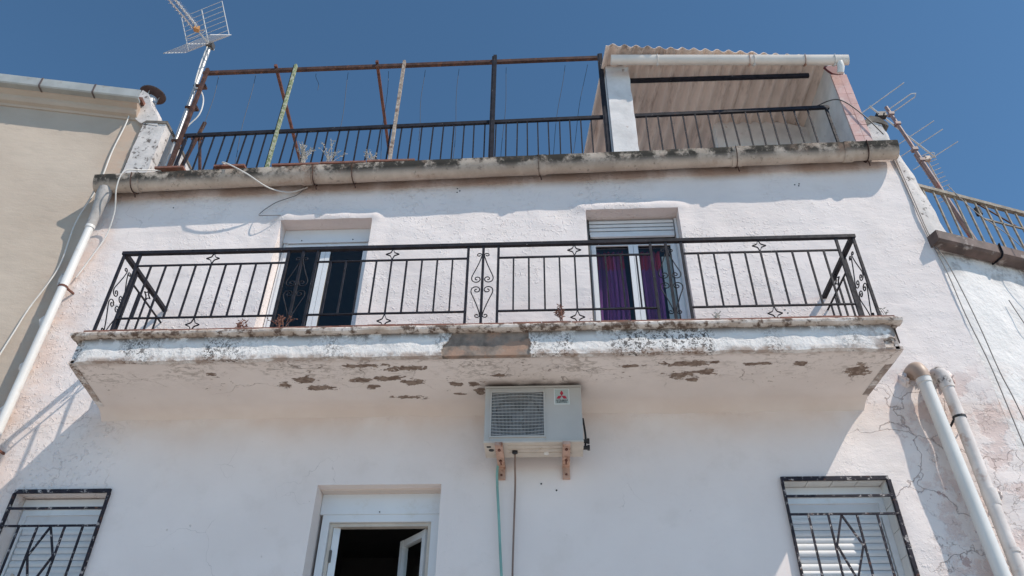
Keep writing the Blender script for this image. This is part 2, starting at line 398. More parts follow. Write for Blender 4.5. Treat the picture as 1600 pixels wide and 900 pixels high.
# ------------------------------------------------------------------ helpers: geometry
col = scene.collection
class MB:
    def __init__(s):
        s.v = []; s.f = []
    def quad(s, a, b, c, d):
        n = len(s.v); s.v += [tuple(a), tuple(b), tuple(c), tuple(d)]; s.f.append((n, n+1, n+2, n+3)); return s
    def box(s, x0, x1, y0, y1, z0, z1):
        n = len(s.v)
        s.v += [(x0,y0,z0),(x1,y0,z0),(x1,y1,z0),(x0,y1,z0),(x0,y0,z1),(x1,y0,z1),(x1,y1,z1),(x0,y1,z1)]
        s.f += [(n,n+3,n+2,n+1),(n+4,n+5,n+6,n+7),(n,n+1,n+5,n+4),(n+1,n+2,n+6,n+5),(n+2,n+3,n+7,n+6),(n+3,n,n+4,n+7)]
        return s
    def bar(s, p, q, w, h=None, up=(0, 0, 1)):
        """rectangular bar from p to q, w wide, h deep"""
        h = w if h is None else h
        p, q = Vector(p), Vector(q); d = (q - p).normalized(); u = Vector(up)
        if abs(d.dot(u)) > 0.98: u = Vector((0, 1, 0))
        a = d.cross(u).normalized(); b = a.cross(d)
        n = len(s.v)
        for e in (p, q):
            for i, j in ((-1,-1),(1,-1),(1,1),(-1,1)):
                s.v.append(tuple(e + a * (w/2*i) + b * (h/2*j)))
        s.f += [(n,n+1,n+2,n+3),(n+7,n+6,n+5,n+4)] + [(n+k, n+4+k, n+4+(k+1)%4, n+(k+1)%4) for k in range(4)]
        return s
    def tube(s, pts, r, seg=8, cap=True):
        pts = [Vector(p) for p in pts]; n0 = len(s.v); rr = r if isinstance(r, (list, tuple)) else [r]*len(pts)
        a = None
        for i, p in enumerate(pts):
            d = (pts[min(i+1, len(pts)-1)] - pts[max(i-1, 0)]).normalized()
            if a is None:
                u = Vector((0,0,1)) if abs(d.z) < .9 else Vector((0,1,0))
                a = d.cross(u).normalized()
            else:
                a = (a - d * a.dot(d)).normalized()
            b = d.cross(a)
            for k in range(seg):
                t_ = 2*math.pi*k/seg
                s.v.append(tuple(p + (a*math.cos(t_) + b*math.sin(t_))*rr[i]))
        for i in range(len(pts)-1):
            for k in range(seg):
                s.f.append((n0+i*seg+k, n0+i*seg+(k+1)%seg, n0+(i+1)*seg+(k+1)%seg, n0+(i+1)*seg+k))
        if cap:
            s.f.append(tuple(n0+k for k in reversed(range(seg))))
            s.f.append(tuple(n0+(len(pts)-1)*seg+k for k in range(seg)))
        return s
    def prism(s, poly, y0, y1):
        """polygon in (x,z) extruded from y0 to y1"""
        n = len(s.v); m = len(poly)
        s.v += [(p[0], y0, p[1]) for p in poly] + [(p[0], y1, p[1]) for p in poly]
        s.f += [tuple(range(n, n+m)), tuple(reversed(range(n+m, n+2*m)))]
        s.f += [(n+k, n+m+k, n+m+(k+1)%m, n+(k+1)%m) for k in range(m)]
        return s
    def sweep(s, prof, path, closed=True):
        """profile rings: path = list of functions (a,b)->point"""
        n = len(s.v); m = len(prof)
        for f in path:
            s.v += [tuple(f(*p)) for p in prof]
        for i in range(len(path)-1):
            for k in range(m if closed else m-1):
                s.f.append((n+i*m+k, n+i*m+(k+1)%m, n+(i+1)*m+(k+1)%m, n+(i+1)*m+k))
        if closed:
            s.f.append(tuple(reversed(range(n, n+m)))); s.f.append(tuple(range(n+(len(path)-1)*m, n+len(path)*m)))
        return s
    def mesh(s, name):
        me = bpy.data.meshes.new(name); me.from_pydata(s.v, [], s.f); me.validate()
        return me
    def build(s, name, mat, parent=None, smooth=False, at=None):
        me = s.mesh(name); me.materials.append(M[mat])
        import bmesh
        bm = bmesh.new(); bm.from_mesh(me); bmesh.ops.recalc_face_normals(bm, faces=bm.faces); bm.to_mesh(me); bm.free()
        if smooth:
            me.polygons.foreach_set('use_smooth', [True]*len(me.polygons))
            try:
                me.set_sharp_from_angle(angle=R(40))
            except Exception:
                pass
        return place(me, name, parent, at)

def place(me, name, parent=None, at=None, rot=None):
    o = bpy.data.objects.new(name, me); col.objects.link(o)
    if at is not None: o.location = at
    if rot is not None: o.rotation_euler = rot
    if parent is not None:
        o.parent = parent
        mw = Matrix.Translation(parent.location)
        o.matrix_parent_inverse = mw.inverted()
    return o

def empty(name, loc, label, cat, group=None):
    o = bpy.data.objects.new(name, None); col.objects.link(o); o.location = loc; o.empty_display_size = .2
    return tag(o, label, cat, group)
def tag(o, label, cat, group=None):
    o['label'] = label; o['category'] = cat
    if group: o['group'] = group
    return o
def fn(x, z, f, seed=0.0):
    return mnoise.noise(Vector((x*f + seed*13.7, z*f + seed*5.1, seed)))
def cuts(a, b, step, extra=()):
    n = max(1, round((b-a)/step)); xs = set(round(a+(b-a)*i/n, 4) for i in range(n+1))
    for e in extra:
        if a < e < b:
            xs = set(q for q in xs if abs(q-e) > step*.45 or q in (round(a,4), round(b,4))); xs.add(round(e, 4))
    return sorted(xs)
def grid_sheet(us, vs_, keep, pos, back):
    """grid of cells; cells with keep()==False are holes; free edges run back to back(u,v)"""
    mb = MB(); nu, nv = len(us), len(vs_); idx = {}
    def vid(i, j):
        if (i, j) not in idx:
            idx[(i, j)] = len(mb.v); mb.v.append(tuple(pos(us[i], vs_[j])))
        return idx[(i, j)]
    bidx = {}
    def bid(i, j):
        if (i, j) not in bidx:
            bidx[(i, j)] = len(mb.v); mb.v.append(tuple(back(us[i], vs_[j])))
        return bidx[(i, j)]
    K = [[keep((us[i]+us[i+1])/2, (vs_[j]+vs_[j+1])/2) for j in range(nv-1)] for i in range(nu-1)]
    k = lambda i, j: 0 <= i < nu-1 and 0 <= j < nv-1 and K[i][j]
    for i in range(nu-1):
        for j in range(nv-1):
            if not K[i][j]: continue
            mb.f.append((vid(i,j), vid(i+1,j), vid(i+1,j+1), vid(i,j+1)))
            if not k(i-1,j): mb.f.append((vid(i,j+1), bid(i,j+1), bid(i,j), vid(i,j)))
            if not k(i+1,j): mb.f.append((vid(i+1,j), bid(i+1,j), bid(i+1,j+1), vid(i+1,j+1)))
            if not k(i,j-1): mb.f.append((vid(i,j), bid(i,j), bid(i+1,j), vid(i+1,j)))
            if not k(i,j+1): mb.f.append((vid(i+1,j+1), bid(i+1,j+1), bid(i,j+1), vid(i,j+1)))
    return mb
def catmull(pts, n=8):
    P = [Vector(p) for p in pts]; P = [P[0]*2-P[1]] + P + [P[-1]*2-P[-2]]; out = []
    for i in range(1, len(P)-2):
        for k in range(n):
            t_ = k/n
            out.append(0.5*((2*P[i]) + (P[i+1]-P[i-1])*t_ + (2*P[i-1]-5*P[i]+4*P[i+1]-P[i+2])*t_*t_ + (3*P[i]-P[i-1]-3*P[i+1]+P[i+2])*t_**3))
    out.append(P[-2]); return out

# ------------------------------------------------------------------ setting
g = MB().quad((-600,-600,0),(600,-600,0),(600,600,0),(-600,600,0)).build('street', 'street')
g['kind'] = 'structure'

# ------------------------------------------------------------------ the white house
YW = 6.3
XL, XR = -5.12, 4.035
rimz = lambda x: 8.048 + 0.0216*x            # rim of the roof gutter
house = empty('white_house', ((XL+XR)/2, YW+3, 0), 'white stuccoed house with a balcony and a roof terrace in the middle', 'house')
DL = (-2.94, -1.91, 5.275, 7.365)
DR = (0.465, 1.475, 5.275, 7.405)
WM = (-2.02, -0.935, 2.95, 4.262)
WL = (-4.70, -3.86, 2.90, 4.205)
WR = (1.975, 2.845, 2.90, 4.25)
OPEN = [DL, DR, WM, WL, WR]
def sm(a, b, x):
    t_ = min(1, max(0, (x-a)/(b-a))); return t_*t_*(3-2*t_)
def wall_y(x, z):
    smooth = sm(4.95, 4.75, z) * sm(-4.0, -3.8, x) * sm(2.7, 2.4, x)
    a = 1 - .7*smooth
    d = a*(.010*fn(x, z, 1.6, 1) + .006*fn(x, z, 4.5, 2) + .0035*fn(x, z, 11, 3))
    for (x0, x1, z0, z1) in (DL, DR):       # thick plaster rolled over the lintel
        d -= .028*sm(z1-.03, z1+.03, z)*sm(z1+.16, z1+.07, z)*sm(x0-.16, x0-.02, x)*sm(x1+.16, x1+.02, x)*(1+.6*fn(x, z, 5, 7))
        d -= .012*sm(x0-.2, x0-.03, x)*sm(x1+.2, x1+.03, x)*sm(z1+.1, z1, z)*sm(5.1, 5.3, z)
    # swelling render round the right-hand pipes
    d -= .02*sm(2.7, 3.1, x)*sm(5.4, 5.0, z)*max(0, fn(x, z, 2.4, 9))
    return YW + d
xs = cuts(XL, XR, .05, [q for o in OPEN for q in o[:2]])
zs = cuts(2.8, 7.75, .05, [q for o in OPEN for q in o[2:]])
zs = [0.0, .7, 1.4, 2.1] + zs + [7.8, 7.85, 7.9, 8.0, 8.09]
def wpos(x, z):
    zz = z + (rimz(x)+.03-8.09)*sm(7.7, 8.09, z)
    return (x, wall_y(x, zz), zz)
def wback(x, z):
    p = wpos(x, z); return (x, YW+.30, p[2])
keep = lambda x, z: not any(o[0] < x < o[1] and o[2] < z < o[3] for o in OPEN)
grid_sheet(xs, zs, keep, wpos, wback).build('facade_wall', 'stucco', house, smooth=True)
w_ = MB()
w_.box(XL+.003, XL+.25, YW+.31, 13, 0, 8.0); w_.box(XR-.25, XR-.003, YW+.31, 13, 0, 8.0); w_.box(XL+.25, XR-.25, 12.7, 13, 0, 8.0)
w_.build('side_and_back_wall', 'stucco', house)
MB().prism([(XL+.01, 7.98), (XR-.01, 8.17), (XR-.01, 8.27), (XL+.01, 8.08)], YW+.02, 13).build('terrace_floor_slab', 'terrace', house)
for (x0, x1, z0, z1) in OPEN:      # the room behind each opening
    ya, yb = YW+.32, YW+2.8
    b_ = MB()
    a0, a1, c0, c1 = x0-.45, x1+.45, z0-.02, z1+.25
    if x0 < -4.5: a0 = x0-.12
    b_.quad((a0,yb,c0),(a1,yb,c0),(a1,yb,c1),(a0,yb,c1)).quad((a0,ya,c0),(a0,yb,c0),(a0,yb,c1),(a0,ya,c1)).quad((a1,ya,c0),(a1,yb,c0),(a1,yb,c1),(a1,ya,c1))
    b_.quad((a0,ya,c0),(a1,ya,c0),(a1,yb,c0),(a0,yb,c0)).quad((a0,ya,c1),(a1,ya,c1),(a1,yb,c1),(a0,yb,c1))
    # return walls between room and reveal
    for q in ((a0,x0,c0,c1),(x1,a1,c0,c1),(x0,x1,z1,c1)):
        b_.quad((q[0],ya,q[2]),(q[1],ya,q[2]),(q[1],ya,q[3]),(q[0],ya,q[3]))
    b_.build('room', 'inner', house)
# small drill holes in the stucco
for (hx, hz) in [(2.81,7.72),(2.86,7.73),(2.85,7.70),(-.98,7.80),(-.95,7.76),(-.98,7.74),(2.36,6.02),(2.38,5.98),(-4.25,7.62),(-.07,4.24),(.06,4.18)]:
    yy = wall_y(hx, hz)-.0035
    MB().tube([(hx, yy, hz), (hx, yy+.02, hz)], .008, 8).build('drill_hole', 'black', house)

# ---- windows and balcony doors
def rect_frame(x0, x1, z0, z1, y0, y1, w, wb=None):
    wb = w if wb is None else wb
    m = MB()
    m.box(x0, x0+w, y0, y1, z0, z1).box(x1-w, x1, y0, y1, z0, z1)
    m.box(x0+w, x1-w, y0, y1, z1-w, z1).box(x0+w, x1-w, y0, y1, z0, z0+wb)
    return m
def slat_mesh(wd, h, d):
    m = MB(); n = 6
    prof = []
    for i in range(n+1):
        a = i/n; prof.append((-d*math.sin(math.pi*a), h*(a-.5)*.94))
    prof += [(.004, h*.47), (.004, -h*.47)]
    m.sweep(prof, [lambda a, b: (-wd/2, a, b), lambda a, b: (wd/2, a, b)])
    me = m.mesh('slat'); me.materials.append(M['slat']); return me
def door(o, boxh, ybase, name, sash_y=.03, alu='alu'):
    x0, x1, z0, z1 = o
    f = rect_frame(x0+.012, x1-.012, z0+.004, z1-boxh, ybase, ybase+.07, .034).build(name, alu, house)
    xm = (x0+x1)/2
    for (a, b) in ((x0+.048, xm-.002), (xm+.002, x1-.048)):
        s_ = rect_frame(a, b, z0+.06, z1-boxh-.036, ybase-.012, ybase+.045, .05, .1).build('sash', 'alu', f)
        MB().box(a+.048, b-.048, ybase+.014, ybase+.022, z0+.155, z1-boxh-.084).build('pane', 'glass', f)
        rect_frame(a+.0505, b-.0505, z0+.1605, z1-boxh-.0865, ybase+.004, ybase+.030, .007).build('gasket', 'gasket', f)
    return f
fL = door(DL, .185, YW+.17, 'balcony_door')
MB().box(DL[0]+.005, DL[1]-.005, YW+.155, YW+.29, DL[3]-.182, DL[3]-.003).build('shutter_box', 'alu', fL)
MB().box(DL[0]+.06, DL[1]-.06, YW+.147, YW+.154, DL[3]-.20, DL[3]-.160).build('box_trim', 'alu', fL)
for sx in (-2.72, -2.14):
    MB().tube([(sx, YW+.151, 7.20), (sx, YW+.140, 7.20)], .007, 8).build('screw', 'dark_frame', fL)
fR = door(DR, .265, YW+.2, 'balcony_door')
MB().box(DR[0]+.004, DR[1]-.004, YW+.20, YW+.29, DR[3]-.262, DR[3]-.01).build('shutter_box', 'dark_frame', fR)
me = slat_mesh(.93, .052, .012)
for i in range(4):
    place(me, 'slat', fR, ((DR[0]+DR[1])/2, YW+.150+.004*i, 7.365-.05*i), (R(-8), 0, 0))
MB().box(DR[0]+.045, DR[1]-.045, YW+.145, YW+.175, 7.150, 7.190).build('bottom_rail', 'slat', fR)
for s in (0, 1):
    xx = DR[0]+.004 if s == 0 else DR[1]-.030
    MB().box(xx, xx+.026, YW+.13, YW+.20, 5.28, 7.39).build('guide_rail', 'dark_frame' if s == 0 else 'alu', fR)
# curtains behind the right-hand door
def curtain(x0, x1, z0, z1, y, waves):
    m = MB(); n = int((x1-x0)/.012)
    us = [x0+(x1-x0)*i/n for i in range(n+1)]; vs2 = [z0+(z1-z0)*j/10 for j in range(11)]
    def pos(u, v):
        a = (u-x0)/(x1-x0)*waves*2*math.pi
        return (u+.008*math.sin(v*3+u*9), y+.022*math.sin(a+.5*math.sin(v*1.5))+.01*math.sin(2.3*a+1), v)
    i0 = len(m.v)
    for u in us:
        for v in vs2: m.v.append(pos(u, v))
    for i in range(n):
        for j in range(10): m.f.append((i*11+j, (i+1)*11+j, (i+1)*11+j+1, i*11+j+1))
    return m
tag(curtain(.50, .885, 5.33, 7.10, YW+.36, 7).build('curtain', 'curtain', None, True), 'purple and crimson curtain behind left leaf of right balcony door', 'curtain', 'purple curtains')
tag(curtain(.99, 1.27, 5.33, 7.10, YW+.37, 5).build('curtain', 'curtain', None, True), 'purple and crimson curtain drawn part way across right leaf of right balcony door', 'curtain', 'purple curtains')
MB().box(1.29, 1.44, YW+.33, YW+.345, 5.33, 7.0).build('blind_strip', 'slat', fR)

# window with open sash under the balcony
x0, x1, z0, z1 = WM
fM = rect_frame(x0+.03, x1-.03, z0, z1-.205, YW+.20, YW+.27, .065).build('window', 'alu', house)
MB().box(x0+.004, x1-.004, YW+.19, YW+.29, z1-.2045, z1-.002).build('shutter_box', 'alu', fM)
MB().box(x0+.006, x1-.006, YW+.10, YW+.1895, z1-.022, z1-.003).build('lintel_fillet', 'soffit', fM)
rect_frame(x0+.097, x1-.097, z0+.07, z1-.272, YW+.23, YW+.295, .028).build('inner_rebate', 'ac_low', fM)
MB().box(x0+.126, x0+.142, YW+.225, YW+.26, 3.66, 3.76).build('hinge', 'dark_frame', fM)
MB().tube([(-1.49, YW+.189, 4.075), (-1.49, YW+.182, 4.075)], .006, 8).build('screw', 'dark_frame', fM)
def sash_in(hx, hy, wd, z0, z1, ang):
    d = Vector((-math.cos(ang), math.sin(ang), 0)); nrm = Vector((d.y, -d.x, 0))
    m = MB(); P = lambda a, h: Vector((hx, hy, 0)) + d*a + Vector((0, 0, h))
    for a, b in (((0.03, z0), (0.03, z1)), ((wd-.03, z0), (wd-.03, z1))):
        m.bar(P(*a), P(*b), .05, .06, tuple(nrm))
    m.bar(P(.055, z1-.03), P(wd-.055, z1-.03), .05, .06); m.bar(P(.055, z0+.03), P(wd-.055, z0+.03), .05, .06)
    g_ = MB().quad(P(.05, z0+.05), P(wd-.05, z0+.05), P(wd-.05, z1-.05), P(.05, z1-.05))
    return m, g_
m, g_ = sash_in(x1-.13, YW+.31, .44, z0+.09, z1-.30, R(50))
so = m.build('open_sash', 'alu', fM); g_.build('pane', 'glass', fM)
m, g_ = sash_in(x0+.135, YW+.31, -.44, z0+.09, z1-.30, R(-112))
m.build('open_sash', 'alu', fM); g_.build('pane', 'glass', fM)

# windows behind grilles
for k, (o, bot) in enumerate(((WL, 3.53), (WR, 2.93))):
    x0, x1, z0, z1 = o
    f = rect_frame(x0+.008, x1-.008, z0, z1-.10, YW+.15, YW+.21, .05).build('window', 'alu', house)
    MB().box(x0+.004, x1-.004, YW+.13, YW+.28, z1-.098, z1-.012).build('shutter_box', 'alu', f)
    MB().box(x0+.055, x1-.055, YW+.165, YW+.172, z1-.27, z1-.145).build('shutter_apron', 'slat', f)
    me = slat_mesh(x1-x0-.13, .055, .008)
    zz = z1-.29
    while zz > bot+.03:
        place(me, 'slat', f, ((x0+x1)/2, YW+.17, zz)); zz -= .055
    MB().box(x0+.065, x1-.065, YW+.16, YW+.185, zz-.012, zz+.026).build('bottom_rail', 'slat', f)
    if k == 0:
        for sx in (-4.56, -4.10):
            MB().tube([(sx, YW+.158, zz+.01), (sx, YW+.140, zz+.01)], .012, 8).build('stopper', 'ac_low', f)
    MB().box(x0+.06, x1-.06, YW+.21, YW+.217, z0+.05, z1-.16).build('pane', 'glass', f)
    # tiled reveals
    if k == 1:
        for j in range(6):
            MB().box(x1-.008, x1+.02, YW+.012, YW+.148, z1-.21*(j+1)+.003, z1-.21*j-.003).build('reveal_tile', 'pvc', f)
        for j in range(4):
            MB().box(x0+.012+.21*j, x0+.216+.21*j, YW+.012, YW+.128, z1-.010, z1+.02).build('reveal_tile', 'pvc', f)

# ---- balcony
yF = 5.362
slab_zb, slab_zt = 4.972, 5.235
bxl = lambda y: -4.045 - .135*(y-yF)/.94
bxr = lambda y: 2.885 - .05*(y-yF)/.94
balc = MB().box(-3.98, 2.80, yF+.03, YW+.02, slab_zb+.03, slab_zt-.005).build('balcony_slab', 'mortar', house)
def sof_pos(u, y):
    x_ = bxl(y) + (bxr(y)-bxl(y))*u
    zz = slab_zb + .006*fn(x_, y, 2.2, 4) + .003*fn(x_, y, 9, 5)
    if y > 6.12: zz -= .085*((y-6.12)/.2)**2.2
    e = sm(yF+.05, yF, y); zz += .012*e*(1+fn(x_, y, 6, 8))
    return (x_, y, zz)
us = [i/150 for i in range(151)]; ys = cuts(yF+.03, YW+.03, .04)
grid_sheet(us, ys, lambda a, b: True, sof_pos, lambda a, b: (sof_pos(a, b)[0], b, slab_zb+.028)).build('soffit', 'soffit', balc, smooth=True)
PATCH = [(-.868, 4.93), (-.872, 5.0), (-.863, 5.075), (-.80, 5.15), (-.775, 5.30), (-.145, 5.30), (-.14, 5.16), (-.128, 5.08), (-.135, 5.03), (-.15, 4.93)]
def inpoly(px, pz, poly):
    r_ = False; n = len(poly)
    for i in range(n):
        (xa, za), (xb, zb) = poly[i], poly[i-1]
        if (za > pz) != (zb > pz) and px < (xb-xa)*(pz-za)/(zb-za)+xa: r_ = not r_
    return r_
def fas_keep(x_, z_):
    if inpoly(x_+.016*fn(x_, z_, 14, 2)+.007*fn(x_, z_, 40, 3), z_, PATCH): return False
    if x_ > 2.74+.03*fn(x_, z_, 12, 3) and z_ < 5.06+.03*fn(x_, 0, 9, 4) : return False     # broken corner
    return True
def fas_pos(x_, z_):
    bump = .007*fn(x_, z_, 5, 1)+.0045*fn(x_, z_, 14, 2)
    corner = .06*sm(-3.93, -4.045, x_)**2 + .07*sm(2.78, 2.885, x_)**2
    zz = z_
    if z_ < slab_zb+.03: zz = z_ + .012*fn(x_, 0, 5, 6) + .006*fn(x_, 0, 17, 7)
    return (x_, yF+bump+corner-.004*sm(5.1, 4.98, z_), zz)
xs = cuts(-4.045, -.96, .022) + cuts(-.96, -.05, .008)[1:] + cuts(-.05, 2.885, .022)[1:]; zsf = cuts(slab_zb-.004, 5.205, .0115)
grid_sheet(xs, zsf, fas_keep, fas_pos, lambda a, b: (a, yF+.05, fas_pos(a, b)[2])).build('fascia', 'fascia', balc, smooth=True)
# bare mortar core that shows where the plaster has fallen
def core_pos(x_, z_): return (x_, yF+.012+.004*fn(x_, z_, 9, 3)+.003*fn(x_, z_, 26, 6)+(.05*sm(2.80, 2.87, x_)), z_)
grid_sheet(cuts(-.95, -.06, .03), cuts(slab_zb+.0, 5.2, .012), lambda a, b: True, core_pos, lambda a, b: (a, yF+.06, b)).build('mortar_patch', 'mortar', balc, smooth=True)
grid_sheet(cuts(2.6, 2.865, .02), cuts(slab_zb+.015, 5.2, .02), lambda a, b: True, lambda a, b: (a, core_pos(a, b)[1]+.02*fn(a, b, 8, 5), b), lambda a, b: (a, yF+.09, b)).build('broken_corner', 'lip', balc, smooth=True)
for s, fx in ((-1, bxl), (1, bxr)):
    def sp(y, z_, s=s, fx=fx): return (fx(y)+s*(.002+.004*fn(y, z_, 6, 4)+.002*fn(y, z_, 18, 5)) - s*.05*sm(yF+.10, yF, y)**2*(1 if s > 0 else .6), y, z_)
    grid_sheet(cuts(yF+.03, YW+.02, .04), cuts(slab_zb-.002, 5.21, .03), lambda a, b: True, sp, lambda y, z_, s=s, fx=fx: (fx(y)-s*.06, y, z_)).build('side_face', 'fascia', balc, smooth=True)
for (xa, xb, nm) in ((2.76, 2.884, 'lip'), (-4.035, -3.93, 'fascia')):     # plaster turning the corners
    grid_sheet(cuts(xa, xb, .02), cuts(slab_zb+.004, 5.2, .02), lambda a, b: True,
               lambda a, b: (a, yF+.045+.03*sm(.03, 0, min(a-xa, xb-a))+.008*fn(a, b, 9, 4), b), lambda a, b: (a, yF+.22, b)).build('corner_plaster', nm, balc, True)
# plaster lip and tile nosing round the top
def lip_ring(x_):
    j = .006*fn(x_, 0, 7, 1)+.004*fn(x_, 0, 21, 2); k = .008*fn(x_, 3, 6, 3)+.004*fn(x_, 3, 19, 4)
    return [(x_, yF+.03, 5.195+k*.4), (x_, yF-.030+j, 5.194+k), (x_, yF-.052+j, 5.206+k), (x_, yF-.056+j, 5.225), (x_, yF-.046+j, 5.243+k*.4), (x_, yF+.12, 5.246)]
m = MB(); xs = cuts(-4.075, 2.915, .02)
for i, x_ in enumerate(xs): m.v += lip_ring(x_)
for i in range(len(xs)-1):
    for k in range(6): m.f.append((i*6+k, i*6+(k+1)%6, (i+1)*6+(k+1)%6, (i+1)*6+k))
m.f.append(tuple(range(6))); m.f.append(tuple((len(xs)-1)*6+k for k in range(6)))
m.build('plaster_lip', 'lip', balc, smooth=True)
for s, fx in ((-1, bxl), (1, bxr)):
    m = MB(); n0 = 0; ysl = cuts(yF+.02, YW-.005, .03)
    for y in ysl:
        j = .006*fn(y, s, 7, 1)
        b0 = fx(y)
        m.v += [(b0-s*.05, y, 5.196), (b0+s*(.02+j), y, 5.198+j), (b0+s*(.03+j), y, 5.225), (b0+s*(.02+j), y, 5.242), (b0-s*.1, y, 5.245)]
    for i in range(len(ysl)-1):
        for k in range(5): m.f.append((i*5+k, i*5+(k+1)%5, (i+1)*5+(k+1)%5, (i+1)*5+k))
    m.build('plaster_lip', 'lip', balc, smooth=True)
tx = -3.985; i = 0
while tx < 2.86:
    wd = .247
    x1_ = min(tx+wd, 2.875)
    dz = random.uniform(-.003, .004); dy = random.uniform(-.004, .004)
    if not (-.60 < (tx+x1_)/2 < -.45):
        MB().box(tx, x1_-.004, yF-.030+dy, YW-.02, 5.2475, 5.268+dz).build('floor_tile', 'terracotta', balc)
    else:
        MB().box(tx, x1_-.004, yF+.06, YW-.02, 5.2475, 5.268+dz).build('floor_tile', 'terracotta', balc)
    tx += wd; i += 1

# ---- balcony railing
YR = 5.38; ZB = 5.268; ZT = 6.175; ZM = 6.012; ZLo = 5.42
rail = empty('balcony_railing', (-.56, YR, ZB), 'black wrought iron balcony railing with scrolls and diamond ornaments', 'railing')
RXL, RXR = -3.93, 2.775
MB().box(RXL-.02, RXR+.02, YR-.019, YR+.019, ZT-.028, ZT+.006).build('handrail', 'iron', rail)
for x_ in (RXL, RXR):
    MB().box(x_-.02, x_+.02, YR+.0195, YW+.03, ZT-.028, ZT+.010).build('handrail', 'iron', rail)
post_me = MB().box(-.011, .011, -.011, .011, 0, ZT-.028-ZB+.012).mesh('post'); post_me.materials.append(M['iron'])
bar_me = MB().box(-.0075, .0075, -.0075, .0075, 0, ZM-ZLo-.014).mesh('baluster'); bar_me.materials.append(M['iron'])
post = lambda x_, y_: place(post_me, 'post', rail, (x_, y_, ZB-.012))
balu = lambda x_, y_: place(bar_me, 'baluster', rail, (x_, y_, ZLo+.007), (0, 0, random.uniform(-.1, .1)))
def star_mesh(w, h):
    """four-pointed ornament with hollow sides, in the xz plane"""
    pts = []
    cor = [(0, h), (w, 0), (0, -h), (-w, 0)]
    for i in range(4):
        a, b = cor[i], cor[(i+1) % 4]
        for k in range(7):
            t_ = k/7; px = a[0]*(1-t_)+b[0]*t_; pz = a[1]*(1-t_)+b[1]*t_
            q = .40*math.sin(math.pi*t_); pts.append((px*(1-q), 0, pz*(1-q)))
    pts.append(pts[0])
    m = MB()
    for i in range(len(pts)-1): m.bar(pts[i], pts[i+1], .006, .012, (0, 1, 0))
    me = m.mesh('star_ornament'); me.materials.append(M['iron']); return me
star_t = star_mesh(.062, (ZT-.03-ZM-.006)/2); star_b = star_mesh(.062, (ZLo-.006-ZB)/2)
def scroll_pts():
    """one C-scroll half: curls at both ends, in xz, for x>0"""
    def curl(cx, cz, r0, a0, a1, n=12):
        return [(cx+r0*(1-.62*i/n)*math.cos(a0+(a1-a0)*i/n), cz+r0*(1-.62*i/n)*math.sin(a0+(a1-a0)*i/n)) for i in range(n+1)]
    top = curl(.036, .365, .024, R(180), R(-170))
    low = curl(.044, .045, .036, R(-5), R(330))
    pts = list(reversed(top)) + [(.016, .335), (.035, .265), (.064, .18), (.088, .115), (.096, .08), (.088, .045), (.062, .028), (.034, .034), (.02, .058), (.028, .084), (.05, .09), (.064, .075), (.058, .058), (.044, .058)]
    return pts
def scroll_mesh():
    m = MB(); base = scroll_pts(); zc = 0
    for sx in (-1, 1):
        for sz in (-1, 1):
            pts = catmull([(sx*p[0], 0, sz*p[1]*.92) for p in base], 3)
            m.tube(pts, .0052, 6)
    me = m.mesh('scroll'); me.materials.append(M['iron'])
    me.polygons.foreach_set('use_smooth', [True]*len(me.polygons)); return me
scr = scroll_mesh()
ZC = (ZB+ZT)/2-.01
centres = (-2.228, -.556, 1.098)
edges = [RXL+.155] + [q for c_ in centres for q in (c_-.138, c_+.138)] + [RXR-.155]
for c_ in centres:
    for d_ in (-.138, 0, .138): post(c_+d_, YR)
    place(scr, 'scroll', rail, (c_, YR-.002, ZC))
for i in range(4):
    a, b = edges[2*i], edges[2*i+1]
    MB().box(a+.011, b-.011, YR-.008, YR+.008, ZM-.007, ZM+.007).build('mid_rail', 'iron', rail)
    MB().box(a+.011, b-.011, YR-.008, YR+.008, ZLo-.007, ZLo+.007).build('low_rail', 'iron', rail)
    for k in range(1, 10):
        x_ = a+(b-a)*k/10; balu(x_, YR)
        if k == 5:
            place(star_t, 'star_ornament', rail, (x_, YR, (ZT-.028+ZM+.007)/2)); place(star_b, 'star_ornament', rail, (x_, YR, (ZLo-.007+ZB)/2))
for x_ in (RXL, RXR):
    s = 1 if x_ > 0 else -1
    post(x_, YR)
    if True: post(x_-s*.155, YR)
    post(x_, YR+.27)
    place(scr, 'scroll', rail, (x_, YR+.135, ZC), (0, 0, R(90)))
    MB().box(x_-.007, x_+.007, YR+.281, YW+.02, ZM-.007, ZM+.007).build('mid_rail', 'iron', rail)
    MB().box(x_-.007, x_+.007, YR+.281, YW+.02, ZLo-.007, ZLo+.007).build('low_rail', 'iron', rail)
    for k in range(1, 5): balu(x_, YR+.27+.137*k)
    place(star_t, 'star_ornament', rail, (x_, YR+.27+.137*2, (ZT-.028+ZM+.007)/2), (0, 0, R(90)))

